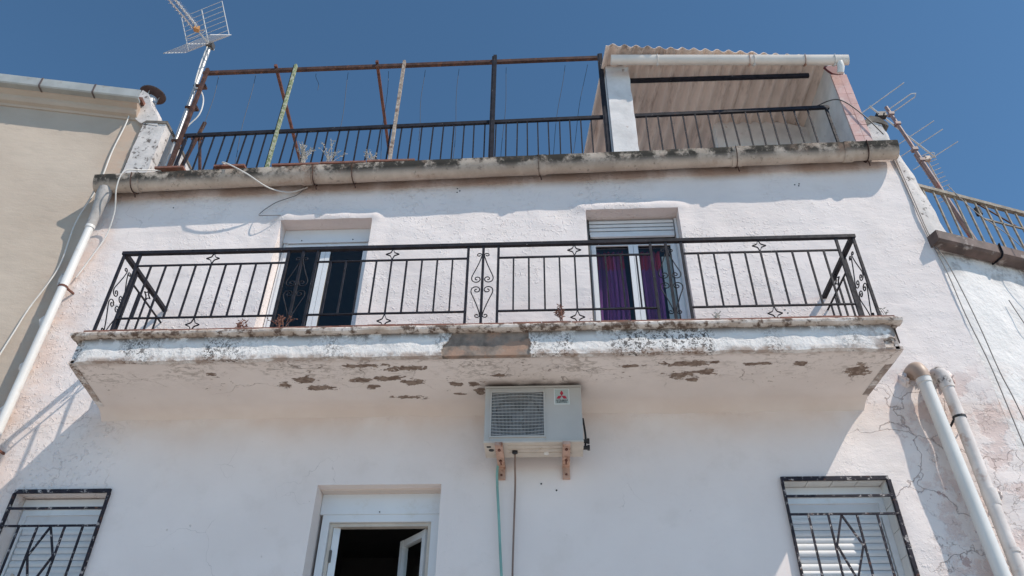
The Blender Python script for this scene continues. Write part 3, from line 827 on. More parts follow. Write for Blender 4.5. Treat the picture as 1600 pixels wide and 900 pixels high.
# ------------------------------------------------------------------ roof gutter
gut = empty('roof_gutter', (-.6, YW-.15, 8.0), 'weathered fibre cement gutter with blackened rim along the white house eaves', 'gutter')
GY, GR = 6.155, .112
def gutter_len(x0, x1, g=1.0, n=None):
    m = MB(); n = n or max(2, int((x1-x0)/.08)); seg = 12
    rings = []
    for i in range(n+1):
        x_ = x0+(x1-x0)*i/n; zr = rimz(x_)
        ring = []
        for k in range(seg+1):
            a = math.pi + math.pi*k/seg
            w = 1+.025*fn(x_, a, 2.0, 3)
            ring.append((x_, GY+GR*g*w*math.cos(a), zr+.002*math.sin(x_*9)+.172*g*math.sin(a)*(.97+.03*w)))
        for k in range(seg+1):
            a = 2*math.pi - math.pi*k/seg
            ring.append((x_, GY+(GR*g-.014)*math.cos(a), zr+.004*(1 if k in (0, seg) else 0)+(.172*g-.014)*math.sin(a)))
        rings.append(ring)
    q = len(rings[0])
    for r_ in rings: m.v += r_
    for i in range(n):
        for k in range(q): m.f.append((i*q+k, i*q+(k+1)%q, (i+1)*q+(k+1)%q, (i+1)*q+k))
    for b in (0, n):
        for k in range(seg): m.f.append((b*q+k, b*q+k+1, b*q+q-2-k, b*q+q-1-k))
    return m
joints = [-5.16, -4.70, -2.70, -.02, 2.18, 3.42, 3.97]
for i in range(len(joints)-1):
    gutter_len(joints[i], joints[i+1]-.004, 1.0 if i % 2 == 0 else .985).build('gutter_length', 'fibre', gut, smooth=True)
for j in joints[1:-1]:
    gutter_len(j-.05, j+.06, 1.05, 3).build('collar', 'fibre', gut, smooth=True)
for e in (-5.16, 3.97):
    zr = rimz(e); poly = [(GY+GR*.985*math.cos(math.pi+math.pi*k/12), zr-.004+.17*math.sin(math.pi+math.pi*k/12)) for k in range(13)]
    m = MB(); m.v = [(e+.004 if e < 0 else e-.012, p[0], p[1]) for p in poly]+[(e+.012 if e < 0 else e-.004, p[0], p[1]) for p in poly]
    m.f = [tuple(range(13)), tuple(range(13, 26))]+[(k, k+1, 14+k, 13+k) for k in range(12)]
    m.build('end_cap', 'fibre', gut)
for j in (-4.72, -2.62, -2.17, -.05, 2.17, 3.62):
    zr = rimz(j); pts = [(j+.015*k/8, GY+(GR*1.07)*math.cos(math.pi+math.pi*k/10), zr+.184*math.sin(math.pi+math.pi*k/10)) for k in range(11)]
    m = MB()
    for k in range(10): m.bar(pts[k], pts[k+1], .022, .004, (1, 0, 0))
    m.bar((j+.01, GY-GR*.9, zr+.008), (j+.05, YW+.05, zr+.06), .018, .005)
    m.bar((j+.02, GY+.02, zr-.186), (j+.035, GY+.05, zr-.235), .014, .006)
    m.build('strap', 'rust', gut)
# outlet and left downpipe
dp = empty('downpipe', (-5.06, 6.2, 0), 'slim white downpipe with grey outlet at left edge of the white house', 'drainpipe')
pxl = -5.055
MB().tube([(-5.03, GY-.01, 7.80), (-5.03, GY-.005, 7.70), (-5.04, GY+.015, 7.60), (-5.045, 6.18, 7.45), (pxl, 6.195, 7.28)], [.075, .082, .068, .056, .052], 16).build('outlet', 'pipe_grey', dp, True)
MB().tube([(pxl, 6.195, 7.30), (pxl, 6.20, 0.02)], .043, 16).build('pipe', 'pvc', dp, True)
MB().tube([(pxl, 6.195, 7.31), (pxl, 6.195, 7.24)], .051, 16).build('socket', 'pvc', dp, True)
for z_ in (6.42, 4.6):
    MB().tube([(pxl, 6.197, z_+.012), (pxl, 6.197, z_-.012)], .048, 14).bar((pxl+.03, 6.21, z_), (pxl+.08, YW+.02, z_-.02), .018, .02).build('clamp', 'rust_red', dp)
for i in range(4):       # mortar smears packed behind the pipe
    z_ = 4.9+.5*i; h_ = random.uniform(.15, .3)
    pts = [(pxl-.055+random.uniform(-.015, .015), 6.25, z_+h_*k/4) for k in range(5)]
    MB().tube(pts, [.01, .05, .06, .045, .01], 7).build('mortar_smear', 'stub', dp, True)

# ------------------------------------------------------------------ roof terrace railing
tr = empty('terrace_railing', (-.5, 6.37, 8.2), 'dark iron bar railing along the edge of the roof terrace', 'railing')
TY = 6.37; tz = lambda x_: 8.993+.0205*(x_+.4) + .02
bz = lambda x_: 8.20+.0216*x_
tb = MB().box(-.008, .008, -.008, .008, 0, .80).mesh('baluster'); tb.materials.append(M['iron'])
for (a, b, st) in ((-4.50, .78, .131), (1.13, 3.53, .152)):
    MB().bar((a, TY, tz(a)), (b, TY, tz(b)), .032, .05).build('top_rail', 'iron', tr)
    MB().bar((a, TY, bz(a)+.06), (b, TY, bz(b)+.06), .014, .02).build('bottom_rail', 'iron', tr)
    n = int((b-a)/st)
    for i in range(1, n):
        x_ = a+st*i
        place(tb, 'baluster', tr, (x_, TY, tz(x_)-.825), (R(random.uniform(-.4, .4)), R(random.uniform(-.6, .6)), 0))
for x_ in (-4.47, 3.49):
    MB().box(x_-.014, x_+.014, TY-.014, TY+.014, bz(x_)-.02, tz(x_)-.025).build('post', 'iron', tr)
# thin terracotta tiles left along the terrace edge
for (a, b, zz) in ((-4.62, -4.27, 8.215), (-3.90, -3.53, 8.215), (-3.2, -2.64, 8.205), (-2.63, -2.08, 8.213), (-2.07, -1.50, 8.222)):
    tag(MB().box(a, b, 6.225, 6.34, zz-.006, zz+.022).build('edge_tile', 'terracotta'),
        {-4.62: 'short red terracotta tile on terrace edge below the antenna mast', -3.90: 'short red terracotta tile on terrace edge beside the white cable', -3.2: 'long thin red terracotta tile on terrace edge, nearest the green post',
         -2.63: 'long thin red terracotta tile on terrace edge, middle of the three long ones', -2.07: 'long thin red terracotta tile on terrace edge, right end of the row'}[a], 'tile', 'tiles on the terrace edge')
m = MB().prism([(XL+.02, rimz(XL)+.006), (3.8, rimz(3.8)+.006), (3.8, 8.235), (XL+.02, 8.07)], YW-.06, YW+.10)
m.build('terrace_kerb', 'fibre', house)

# ------------------------------------------------------------------ pergola frame
pg = empty('pergola_frame', (-1.9, 6.45, 8.2), 'rusty bare pergola frame of posts and tubes on the roof terrace', 'pergola')
PY = 6.40; pz = lambda x_: 10.245+.008*(x_+1.9)
MB().bar((-4.60, PY, pz(-4.6)), (.80, PY, pz(.8)), .045, .05).build('front_beam', 'rust', pg)
for (x_, mt, w, top) in ((-3.31, 'green_post', .032, .03), (-1.83, 'cream_post', .036, .02), (-.605, 'iron', .045, .06), (.80, 'iron', .045, .0), (-4.525, 'rust', .04, .02)):
    MB().box(x_-w/2, x_+w/2, PY-.075, PY-.030, bz(x_)-.03, pz(x_)+top).build('post', mt, pg)
    MB().box(x_-w*.9, x_-w*.5, PY-.070, PY-.034, bz(x_)-.03, pz(x_)-.4 if mt == 'cream_post' else pz(x_)+top*.6).build('post_edge', 'iron' if mt != 'rust' else 'rust', pg) if mt in ('green_post', 'iron') else None
for (xa, xb, mt) in ((-3.60, -3.80, 'rust_red'), (-2.21, -2.40, 'rust_red')):
    MB().bar((xa, PY-.05, pz(xa)+.055), (xb, 8.9, pz(xa)+.055), .038, .04).build('rafter', mt, pg)
MB().bar((-4.6, 8.9, 10.22), (.7, 8.9, 10.26), .045, .05).build('back_beam', 'rust', pg)
for x_ in (-4.55, .65):
    MB().box(x_-.02, x_+.02, 8.87, 8.93, 8.0, 10.2).build('post', 'rust', pg)
# slack wires hanging from the beam
wires = [(-4.40, 10.22, -4.35, 8.85), (-3.9, 10.22, -3.80, 8.35), (-2.0-.06, 10.2, -1.98, 8.4), (-.62-.95, 10.2, -1.55, 8.85), (-1.1, 10.2, -1.09, 8.3), (-.45, 10.2, -.50, 8.3), (.32, 10.2, .10, 8.3), (.62, 10.2, .33, 8.3), (-3.05, 10.2, -2.98, 9.9), (-2.6, 10.2, -2.55, 8.3)]
for (xa, za, xb, zb) in wires:
    pts = []
    for k in range(13):
        t_ = k/12
        pts.append((xa+(xb-xa)*t_+.012*math.sin(t_*7+xa*3), PY+.05+.04*t_, za+(zb-za)*t_))
    MB().tube(pts, .0032, 5).build('hanging_wire', 'wire', pg)

# ------------------------------------------------------------------ canopy
cn = empty('terrace_canopy', (2.3, 7.4, 8.2), 'corrugated fibre cement canopy over the right end of the roof terrace', 'canopy')
def sheet_z(x_, y): return 9.945 - .032*(x_-.85) + .045*(y-6.0)
def sheet_front(x_): return 5.965 + .088*(x_-.83)
def sheet(x0, x1, lift):
    n = int((x1-x0)/.0125); yn = 10; m = MB(); pts = {}
    for s in (0, 1):
        for i in range(n+1):
            x_ = x0+(x1-x0)*i/n
            for j in range(yn+1):
                y = sheet_front(x_)+(9.3-sheet_front(x_))*j/yn
                m.v.append((x_-.117*(y-6.0)*sm(3.7, .83, x_), y, sheet_z(x_, y)+.026*math.sin(2*math.pi*x_/.148)+lift+s*.008))
    q = yn+1; B = (n+1)*q
    for i in range(n):
        for j in range(yn):
            a = i*q+j
            m.f.append((a, a+q, a+q+1, a+1)); m.f.append((B+a, B+a+1, B+a+q+1, B+a+q))
        a = i*q; m.f.append((a, a+q, B+a+q, B+a)); a += yn; m.f.append((a, B+a, B+a+q, a+q))
    for j in range(yn):
        m.f.append((j, j+1, B+j+1, B+j)); a = n*q+j; m.f.append((a, B+a, B+a+1, a+1))
    return m
for i, (a, b) in enumerate(((.83, 1.80), (1.72, 2.76), (2.68, 3.72))):
    sheet(a, b, .011*(i % 2)).build('roof_sheet', 'sheet', cn, True)
# white half-round gutter of the canopy
def cg_z(x_): return 9.872-.056*(x_-.9)
cgm = MB(); rings = []
for i in range(31):
    x_ = .90+(3.83-.90)*i/30
    prof = [(6.125+.062*math.cos(math.pi+math.pi*k/12), cg_z(x_)+.105*math.sin(math.pi+math.pi*k/12)) for k in range(13)]
    prof += [(6.125+.056*math.cos(2*math.pi-math.pi*k/12), cg_z(x_)+.003+.098*math.sin(2*math.pi-math.pi*k/12)) for k in range(13)]
    rings.append([(x_, p[0], p[1]) for p in prof])
for r_ in rings: cgm.v += r_
q = 26
for i in range(30):
    for k in range(q): cgm.f.append((i*q+k, i*q+(k+1)%q, (i+1)*q+(k+1)%q, (i+1)*q+k))
for b in (0, 30): cgm.f.append(tuple(b*q+k for k in range(13)))
cg = cgm.build('gutter', 'pvc_cream', cn, True)
for x_ in (1.48, 2.62, 2.68, 3.30, 3.66):
    z_ = cg_z(x_); pts = [(x_, 6.125+.068*math.cos(math.pi+math.pi*k/8), z_+.112*math.sin(math.pi+math.pi*k/8)) for k in range(9)]
    m = MB()
    for k in range(8): m.bar(pts[k], pts[k+1], .02, .004, (1, 0, 0))
    m.bar((x_-.012, 6.120, z_-.117), (x_+.012, 6.128, z_-.117), .02, .012)
    m.build('bracket', 'bracket' if x_ in (2.62, 3.30) else 'pvc', cg)
MB().tube([(3.72, 6.12, cg_z(3.72)-.08), (3.72, 6.13, cg_z(3.72)-.16), (3.71, 6.17, cg_z(3.72)-.22)], .042, 12).build('spout', 'pvc', cn, True)
# left pillar
pil = grid_sheet(cuts(.845, 1.14, .03), cuts(8.18, 9.955, .03), lambda a, b: True, lambda a, b: (a+(.012*fn(a, b, 5, 2) if a > 1.13 else 0), 6.30+.005*fn(a, b, 6, 1), b), lambda a, b: (a, 6.58, b))
pil.build('pillar', 'pillar', cn, True)
# right side wall with tiled front
SW0, SW1 = 3.655, 3.845
m = MB(); m.v = [(SW0, 6.315, 8.2), (SW0, 9.2, 8.2), (SW0, 9.2, 9.97), (SW0, 6.315, 9.85), (SW1, 6.315, 8.2), (SW1, 9.2, 8.2), (SW1, 9.2, 9.97), (SW1, 6.315, 9.85)]
m.f = [(0,1,2,3),(7,6,5,4),(0,3,7,4),(1,5,6,2),(3,2,6,7),(0,4,5,1)]
m.build('side_wall', 'pillar', cn)
z_ = 8.30; k = 0
while z_ < 9.62:
    for (a, b) in ((SW0+.002, SW0+.105), (SW0+.109, SW1+.004)):
        MB().box(a, b, 6.293+random.uniform(-.002, .002), 6.317, z_, z_+.185).build('facing_tile', 'pink_tile', cn)
    z_ += .189
MB().prism([(SW0-.05, 9.78), (SW0-.01, 9.70), (SW0+.03, 9.64), (SW0+.09, 9.615), (SW1-.02, 9.65), (SW1+.005, 9.72), (SW1+.003, 9.81)], 6.285, 6.318).build('maroon_trim', 'maroon', cn)
MB().bar((1.14, 6.42, 9.79), (3.45, 6.42, 9.78), .04, .055).build('cross_bar', 'iron', cn)
MB().bar((1.10, 8.9, 9.95), (3.7, 8.9, 9.9), .06, .08).build('back_beam', 'rust', cn)
MB().prism([(2.38, 8.2), (3.66, 8.2), (3.66, 9.80), (3.42, 9.90), (3.0, 10.0), (2.50, 10.03), (2.41, 10.0)], 7.32, 7.46).build('stair_wall', 'pillar', cn)
MB().box(.95, 1.12, 9.0, 9.2, 8.2, 9.98).build('back_post', 'pillar', cn)

# ------------------------------------------------------------------ party wall ends
def stub(name, x0, x1, z0, z1, y0, y1, label, slope=0.0):
    s_ = empty(name, ((x0+x1)/2, (y0+y1)/2, z0), label, 'wall')
    zt = lambda x_: z1+slope*(x_-x0)
    grid_sheet(cuts(x0, x1, .03), cuts(z0, z1, .03), lambda a, b: True, lambda a, b: (a+.008*fn(a, b, 7, 2), y0+.010*fn(a, b, 5, 1)+.006*fn(a, b, 16, 4), b+slope*(a-x0)*(b-z0)/(z1-z0)), lambda a, b: (a, y1, b+slope*(a-x0)*(b-z0)/(z1-z0))).build('wall', 'stub', s_, True)
    m = MB().prism([(x0-.012, zt(x0)-.01), (x1+.012, zt(x1)-.01), (x1+.008, zt(x1)+.035), (x0+.03, zt(x0)+.03)], y0-.015, y1)
    m.build('coping', 'stub_top', s_)
    return s_
stub('party_wall', -5.06, -4.755, 8.03, 9.13, 6.31, 9.0, 'blackened white party wall end left of the antenna mast', -.10)
m = grid_sheet(cuts(3.862, XR, .03), cuts(8.10, 8.70, .03), lambda a, b: True, lambda a, b: (a+.006*fn(a, b, 9, 2), YW+.01+.01*fn(a, b, 5, 1)+.006*fn(a, b, 16, 4), b+.07*sm(4.0, 3.9, a)*(b-8.10)/.6-.06*sm(4.02, 4.09, a)*(b-8.1)/.6), lambda a, b: (a, 9.0, b))
s_ = empty('party_wall', (3.97, 7.5, 8.1), 'white party wall end with grey mortar top beside the pink tiled pillar', 'wall')
m.build('wall', 'stub', s_, True)
MB().prism([(3.845, 8.68), (3.87, 8.78), (3.94, 8.835), (4.03, 8.80), (4.10, 8.70), (4.10, 8.64), (4.03, 8.70), (3.94, 8.73), (3.9, 8.70)], YW-.005, 9.0).build('coping', 'stub_top', s_)

# ------------------------------------------------------------------ beige house on the left
ta = R(11); du = Vector((math.cos(ta), math.sin(ta), 0)); dn = Vector((math.sin(ta), -math.cos(ta), 0))   # along the wall, out of it
B0 = Vector((-5.10, 6.352, 0))
def bp(s, o, z_): return B0 + du*s + dn*o + Vector((0, 0, z_))
bh = empty('beige_house', tuple(bp(-4, -3, 0)), 'beige rendered house with a moulded cornice at the left edge', 'house')
us = cuts(-9, 0, .12); zb_ = cuts(2.5, 9.3, .1)
grid_sheet(us, [0.0]+zb_, lambda a, b: True, lambda a, b: bp(a, .010*fn(a, b, 1.4, 1)+.004*fn(a, b, 5, 2), b), lambda a, b: bp(a, -.3, b)).build('wall', 'beige', bh, True)
m = MB()
for (a, b) in ((-9, -8.7), (-.29, -.01)):
    P = [bp(a, -.31, 0), bp(b, -.31, 0), bp(b, -6, 0), bp(a, -6, 0)]; Q = [p+Vector((0, 0, 9.2)) for p in P]; n0 = len(m.v)
    m.v += [tuple(p) for p in P+Q]; m.f += [tuple(n0+q for q in f) for f in ((0,1,5,4),(1,2,6,5),(2,3,7,6),(3,0,4,7),(4,5,6,7))]
m.build('side_wall', 'beige', bh)
E1 = -.09
prof = [(-.05, 9.20), (.015, 9.20), (.03, 9.225), (.075, 9.24), (.10, 9.27), (.11, 9.31), (.15, 9.33), (.175, 9.36), (.18, 9.42), (-.05, 9.42)]
MB().sweep(prof, [lambda o, z_: bp(-9, o, z_), lambda o, z_: bp(E1, o, z_)]).build('cornice', 'beige', bh)
gprof = [(.165, 9.355), (.255, 9.345), (.27, 9.36), (.275, 9.485), (.262, 9.495), (.255, 9.485), (.25, 9.37), (.175, 9.375)]
ed = [-9, -7.5, -6.2, -4.9, -3.6, -2.25, -1.235, -.60, -.045]
for i in range(len(ed)-1):
    g_ = MB().sweep(gprof, [lambda o, z_, s=ed[i]: bp(s, o, z_), lambda o, z_, s=ed[i+1]-.012: bp(s, o, z_)]).build('gutter_length', 'zinc', bh)
    if i < len(ed)-2:
        p2 = [(o+(.006 if o > .2 else -.003), z_+(.004 if z_ > 9.4 else -.006)) for o, z_ in gprof]
        MB().sweep(p2, [lambda o, z_, s=ed[i+1]-.018: bp(s, o, z_), lambda o, z_, s=ed[i+1]+.002: bp(s, o, z_)]).build('joint_band', 'cowl', bh)
rf = MB(); P = [bp(-9, .16, 9.43), bp(-.06, .16, 9.43), bp(-.06, -3, 10.1), bp(-9, -3, 10.1)]
rf.v = [tuple(p) for p in P]+[tuple(p+Vector((0, 0, .05))) for p in P]; rf.f = [(0,1,2,3),(7,6,5,4),(0,4,5,1),(1,5,6,2),(2,6,7,3),(3,7,4,0)]
rf.build('roof', 'terracotta', bh)
# raised white verge beside the flue
m = MB().prism([(-5.22, 9.30), (-5.19, 9.20), (-5.10, 9.12), (-4.86, 9.06), (-4.90, 9.22), (-5.06, 9.46), (-5.17, 9.70), (-5.27, 9.78), (-5.30, 9.60)], 6.30, 7.6)
m.build('verge', 'stub', bh)
# flue with a disc cowl
fl = empty('flue_pipe', (-5.42, 6.78, 9.6), 'metal flue pipe with a brown disc cowl on the left rooftop', 'chimney')
fx, fy = -5.44, 6.72
MB().tube([(fx, fy, 9.5), (fx, fy, 10.10)], .075, 18).build('pipe', 'zinc', fl, True)
MB().tube([(fx, fy, 10.02), (fx, fy, 10.12)], .085, 18).build('collar', 'galv', fl, True)
m = MB(); d_ = Vector((.06, -.05, 1)).normalized()
m.tube([Vector((fx, fy, 10.20))+d_*q for q in (0, .012, .035, .06)], [.175, .178, .11, .015], 24).build('cowl_disc', 'cowl', fl, True)
for k in range(3):
    a = k*2.1+.4; MB().bar((fx+.08*math.cos(a), fy+.08*math.sin(a), 10.08), (fx+.09*math.cos(a), fy+.09*math.sin(a), 10.21), .015, .004).build('stay', 'galv', fl)
tag(MB().tube([(-5.72, 6.85, 10.16), (-5.72, 6.85, 10.18), (-5.72, 6.85, 10.215), (-5.72, 6.85, 10.235)], [.16, .165, .11, .02], 20).tube([(-5.72, 6.85, 9.6), (-5.72, 6.85, 10.165)], .05, 12).build('vent_cap', 'zinc', None, True), 'low grey vent cap just left of the flue cowl', 'vent')

# ------------------------------------------------------------------ whitewashed house on the right
tb_ = R(20); ru = Vector((math.cos(tb_), math.sin(tb_), 0)); rn = Vector((math.sin(tb_), -math.cos(tb_), 0))
R0 = Vector((4.105, 6.37, 0))
def rp(s, o, z_): return R0 + ru*s + rn*o + Vector((0, 0, z_))
rh = empty('whitewashed_house', tuple(rp(4, -3, 0)), 'lumpy whitewashed house receding at the right edge', 'house')
grid_sheet(cuts(0, 9, .07), [0.0]+cuts(2.5, 6.86, .07), lambda a, b: True, lambda a, b: rp(a, .025*fn(a, b, 1.8, 1)+.012*fn(a, b, 5, 2)+.006*fn(a, b, 13, 3)-.03*sm(.12, 0, a), b), lambda a, b: rp(a, -.3, b)).build('wall', 'whitewash', rh, True)
ew_r = lambda z_: 4.33 - .075*sm(6.75, 7.2, z_) - .055*sm(7.2, 7.8, z_) - .11*sm(7.7, 8.6, z_)
grid_sheet(cuts(0, 1, .1), cuts(6.80, 8.62, .035), lambda a, b: True,
           lambda a, b: (4.04 + (ew_r(b)-4.04)*a + .008*fn(a, b, 6, 3), YW+.022+.012*fn(a*.3, b, 4, 1)+.006*fn(a*.3, b, 14, 2)+.05*a*a, b-.10*a*sm(8.3, 8.62, b)),
           lambda a, b: (4.04 + (ew_r(b)-4.04)*a, 9.2, b-.10*a*sm(8.3, 8.62, b))).build('end_wall', 'stub', rh, True)
m = MB(); P = [rp(.0, -.05, 6.8), rp(9, -.05, 6.8), rp(9, -6, 6.8), rp(0, -6, 6.8)]
m.v = [tuple(p) for p in P]+[tuple(p+Vector((0, 0, .1))) for p in P]; m.f = [(0,1,2,3),(7,6,5,4),(0,4,5,1),(1,5,6,2),(2,6,7,3),(3,7,4,0)]
m.build('terrace_slab', 'mortar', rh)
gp = [(.0, 6.80), (.03, 6.765), (.135, 6.775), (.16, 6.80), (.165, 6.905), (.155, 6.912), (.148, 6.905), (.145, 6.81), (.13, 6.795), (.035, 6.785), (.01, 6.82)]
rg = empty('roof_gutter', tuple(rp(3, .1, 6.8)), 'rusty brown metal gutter below the grey railing on the right', 'gutter')
e2 = [-.11, 1.62, 3.2, 5, 7, 9]
for i in range(5):
    MB().sweep(gp, [lambda o, z_, s=e2[i]: rp(s, o, z_), lambda o, z_, s=e2[i+1]-.004: rp(s, o, z_)]).build('gutter_length', 'brown_metal', rg)
gpoly = [(.0, 6.80), (.03, 6.767), (.135, 6.777), (.16, 6.80), (.163, 6.905), (.01, 6.905)]
m = MB().sweep(gpoly, [lambda o, z_: rp(-.122, o, z_), lambda o, z_: rp(-.112, o, z_)]); m.build('end_cap', 'brown_metal', rg)
for s in (.68, 2.2, 3.8):
    m = MB(); pts = [rp(s, .012, 6.76), rp(s, .07, 6.755), rp(s, .145, 6.762), rp(s, .172, 6.80), rp(s, .175, 6.92)]
    for k in range(4): m.bar(pts[k], pts[k+1], .022, .006, tuple(ru))
    m.build('strap', 'iron', rg)
rr = empty('terrace_railing', tuple(rp(3, -.03, 6.9)), 'grey metal railing on the right-hand rooftop terrace', 'railing')
RO = -.03
MB().bar(rp(.12, RO, 7.79), rp(6, RO, 7.79), .05, .045).build('top_rail', 'rail_grey', rr)
bm_ = MB().box(-.009, .009, -.009, .009, 0, .88).mesh('baluster'); bm_.materials.append(M['rail_grey'])
for i in range(40):
    p = rp(.20+.145*i, RO, 6.89)
    o = place(bm_, 'baluster', rr, p, (0, 0, tb_))
    if i > 4 and i % 8 == 5:
        MB().bar(rp(.20+.145*i+.02, RO, 7.52), rp(.20+.145*(i+6), RO, 7.52), .018, .018).build('mid_rail', 'rail_grey', rr)
        MB().bar(rp(.20+.145*i+.03, RO, 7.76), rp(.20+.145*i+.5, RO, 7.53), .014, .014).build('brace', 'rust', rr)
        MB().tube([rp(.20+.145*i+.02, RO-.02, 7.70), rp(.20+.145*i+.02, RO-.02, 7.60)], .035, 8).build('coil', 'black', rr)

# ------------------------------------------------------------------ right drain pipes
p1 = empty('drain_pipe', (3.40, 6.17, 0), 'clean white plastic drain pipe with tan elbow, left one of two', 'drainpipe')
q0, q1 = Vector((3.375, 6.165, 5.16)), Vector((3.50, 6.165, 1.7))
MB().tube([q0, q1], .058, 20).build('pipe', 'pvc', p1, True)
el = [Vector((3.36, 6.33, 5.27)), Vector((3.362, 6.25, 5.275)), Vector((3.365, 6.195, 5.255)), Vector((3.37, 6.167, 5.20)), Vector((3.374, 6.164, 5.14))]
MB().tube(catmull(el, 4), .068, 18).build('elbow', 'elbow', p1, True)
MB().tube([Vector((3.374, 6.165, 5.16)), Vector((3.376, 6.165, 5.09))], .065, 20).build('socket', 'pvc', p1, True)
p2 = empty('drain_pipe', (3.58, 6.2, 0), 'dirty painted drain pipe with a black strap, right one of two', 'drainpipe')
MB().tube([(3.572, 6.19, 5.13), (3.60, 6.19, 1.6)], .052, 18).build('pipe', 'pvc_old', p2, True)
el = [Vector((3.545, 6.34, 5.20)), Vector((3.55, 6.27, 5.235)), Vector((3.56, 6.22, 5.225)), Vector((3.57, 6.195, 5.16)), Vector((3.574, 6.19, 5.05))]
MB().tube(catmull(el, 4), [.055]*5+[.06]*12, 16).build('elbow', 'stub', p2, True)
MB().tube([(3.587, 6.19, 4.10), (3.588, 6.19, 3.99), (3.588, 6.19, 3.97)], [.062, .060, .054], 18).build('socket', 'pvc_old', p2, True)
MB().tube([(3.593, 6.19, 3.62), (3.593, 6.19, 3.59)], .058, 18).build('socket', 'pvc_old', p2, True)
m = MB().tube([(3.577, 6.19, 4.772), (3.577, 6.19, 4.750)], .056, 16)
m.bar((3.53, 6.175, 4.755), (3.50, 6.24, 4.70), .008, .02).bar((3.62, 6.17, 4.76), (3.66, 6.25, 4.77), .008, .01)
m.build('strap', 'black', p2)
# lumps of render packed round the pipe heads
for (cx, cz, rx, rz_) in ((3.27, 5.20, .05, .07), (3.47, 5.27, .06, .04), (3.65, 5.22, .07, .09), (3.70, 4.10, .05, .05)):
    m = MB(); n = 10
    for i in range(n+1):
        for j in range(14):
            th = math.pi*i/n/2; ph = 2*math.pi*j/14; k = 1+.5*fn(ph*1.3+cx*9, th*2, 1.1, 5)
            m.v.append((cx+rx*k*math.sin(th)*math.cos(ph), YW+.02-.07*k*math.cos(th), cz+rz_*k*math.sin(th)*math.sin(ph)))
    for i in range(n):
        for j in range(14): m.f.append((i*14+j, i*14+(j+1)%14, (i+1)*14+(j+1)%14, (i+1)*14+j))
    m.build('render_lump', 'stucco', house, True)

# ------------------------------------------------------------------ window grilles
def grille(o, xs4, xc, label, edge_r):
    x0, x1, z0, z1 = o; y = YW-.035
    gr = empty('window_grille', ((x0+x1)/2, y, z0), label, 'window grille', 'iron window grilles')
    MB().box(x0-.012, x1+.012, YW-.028, YW-.008, z1-.012, z1+.022).build('top_bar', 'iron_chip', gr)
    for (q, zz) in ((.018, z1-.155), (.016, z1-.31)):
        MB().box(x0-.01, x1+.01, y-.008, y+.008, zz-q/2, zz+q/2).build('cross_bar', 'iron_chip', gr)
    zt = z1-.318
    for x_ in xs4:
        MB().box(x_-.008, x_+.008, y-.007, y+.007, z0-.03, zt).build('upright', 'iron_chip', gr)
    l, r_ = xs4[1], xs4[2]
    for (a, b) in (((xc, zt), (l+.012, zt-.25)), ((xc, zt), (r_-.012, zt-.25)), ((l+.012, zt-.25), (xc, zt-.52)), ((r_-.012, zt-.25), (xc, zt-.52))):
        MB().bar((a[0], y, a[1]), (b[0], y, b[1]), .016, .014).build('diagonal', 'iron_chip', gr)
    for x_, w in ((x0-.006, .016), (x1+.006, .03 if edge_r else .016)):
        MB().box(x_-w/2, x_+w/2, YW-.040, YW-.005, z0-.03, z1-.015).build('side_bar', 'iron_chip', gr)
grille(WL, (-4.54, -4.376, -4.135, -3.978), -4.258, 'flaking black iron grille over the bottom left window', False)
grille(WR, (2.12, 2.279, 2.51, 2.674), 2.385, 'flaking black iron grille over the bottom right window', True)

# ------------------------------------------------------------------ air conditioner
ac = empty('air_conditioner', (-.12, 6.0, 4.42), 'cream outdoor air conditioner unit bracketed to the wall under the balcony', 'air conditioner')
AX0, AX1, AY0, AY1, AZ0, AZ1 = -.538, .290, 5.85, 6.14, 4.425, 4.935
m = MB()
gx0, gx1, gz0, gz1 = -.49, -.025, 4.462, 4.892
# casing with the fan opening left free
m.box(AX0, gx0, AY0, AY1, AZ0+.004, AZ1-.006).box(gx1, AX1, AY0, AY1, AZ0+.004, AZ1-.006)
m.box(gx0, gx1, AY0, AY1, gz1, AZ1-.006).box(gx0, gx1, AY0, AY1, AZ0+.004, gz0)
body = m.build('casing', 'ac', ac)
bv = body.modifiers.new('bevel', 'BEVEL'); bv.width = .004; bv.segments = 2; bv.limit_method = 'ANGLE'
MB().box(AX0-.006, AX1+.006, AY0-.008, AY1+.004, AZ1-.0055, AZ1+.010).build('top_cover', 'ac', ac)
MB().box(AX0-.002, AX1+.002, AY0-.004, AY1-.002, AZ0-.012, AZ0+.0035).build('base_tray', 'ac_low', ac)
for k in range(3):
    MB().box(AX0+.2, AX1-.1, AY0+.05+.07*k, AY0+.062+.07*k, AZ0-.018, AZ0-.0125).build('tray_rib', 'ac_low', ac)
MB().box(AX0+.02, AX0+.055, AY0+.06, AY0+.085, AZ0-.016, AZ0-.0125).build('slot', 'black', ac)
MB().tube([(AX0+.055, AY0+.135, AZ0-.0125), (AX0+.055, AY0+.135, AZ0-.017)], .022, 14).build('hole', 'black', ac)
MB().box(gx0+.002, gx1-.002, AY0+.16, AY0+.17, gz0+.002, gz1-.002).build('fan_cavity', 'ac_dark', ac)
fcx, fcz = (gx0+gx1)/2, (gz0+gz1)/2
m = MB(); ring = []
for k in range(41):
    a = 2*math.pi*k/40; ring.append((fcx+.205*math.cos(a), AY0+.03, fcz+.205*math.sin(a)))
m.tube(ring, .008, 6, False).build('fan_ring', 'ac_fan', ac, True)
m = MB()
for k in range(40):
    q = []
    for a in (2*math.pi*k/40, 2*math.pi*(k+1)/40):
        ca, sa = math.cos(a), math.sin(a); e = min(.228/max(abs(ca), 1e-6), .211/max(abs(sa), 1e-6))
        q += [(fcx+.205*ca, AY0+.03, fcz+.205*sa), (fcx+e*ca, AY0+.03, fcz+e*sa)]
    m.quad(q[0], q[1], q[3], q[2])
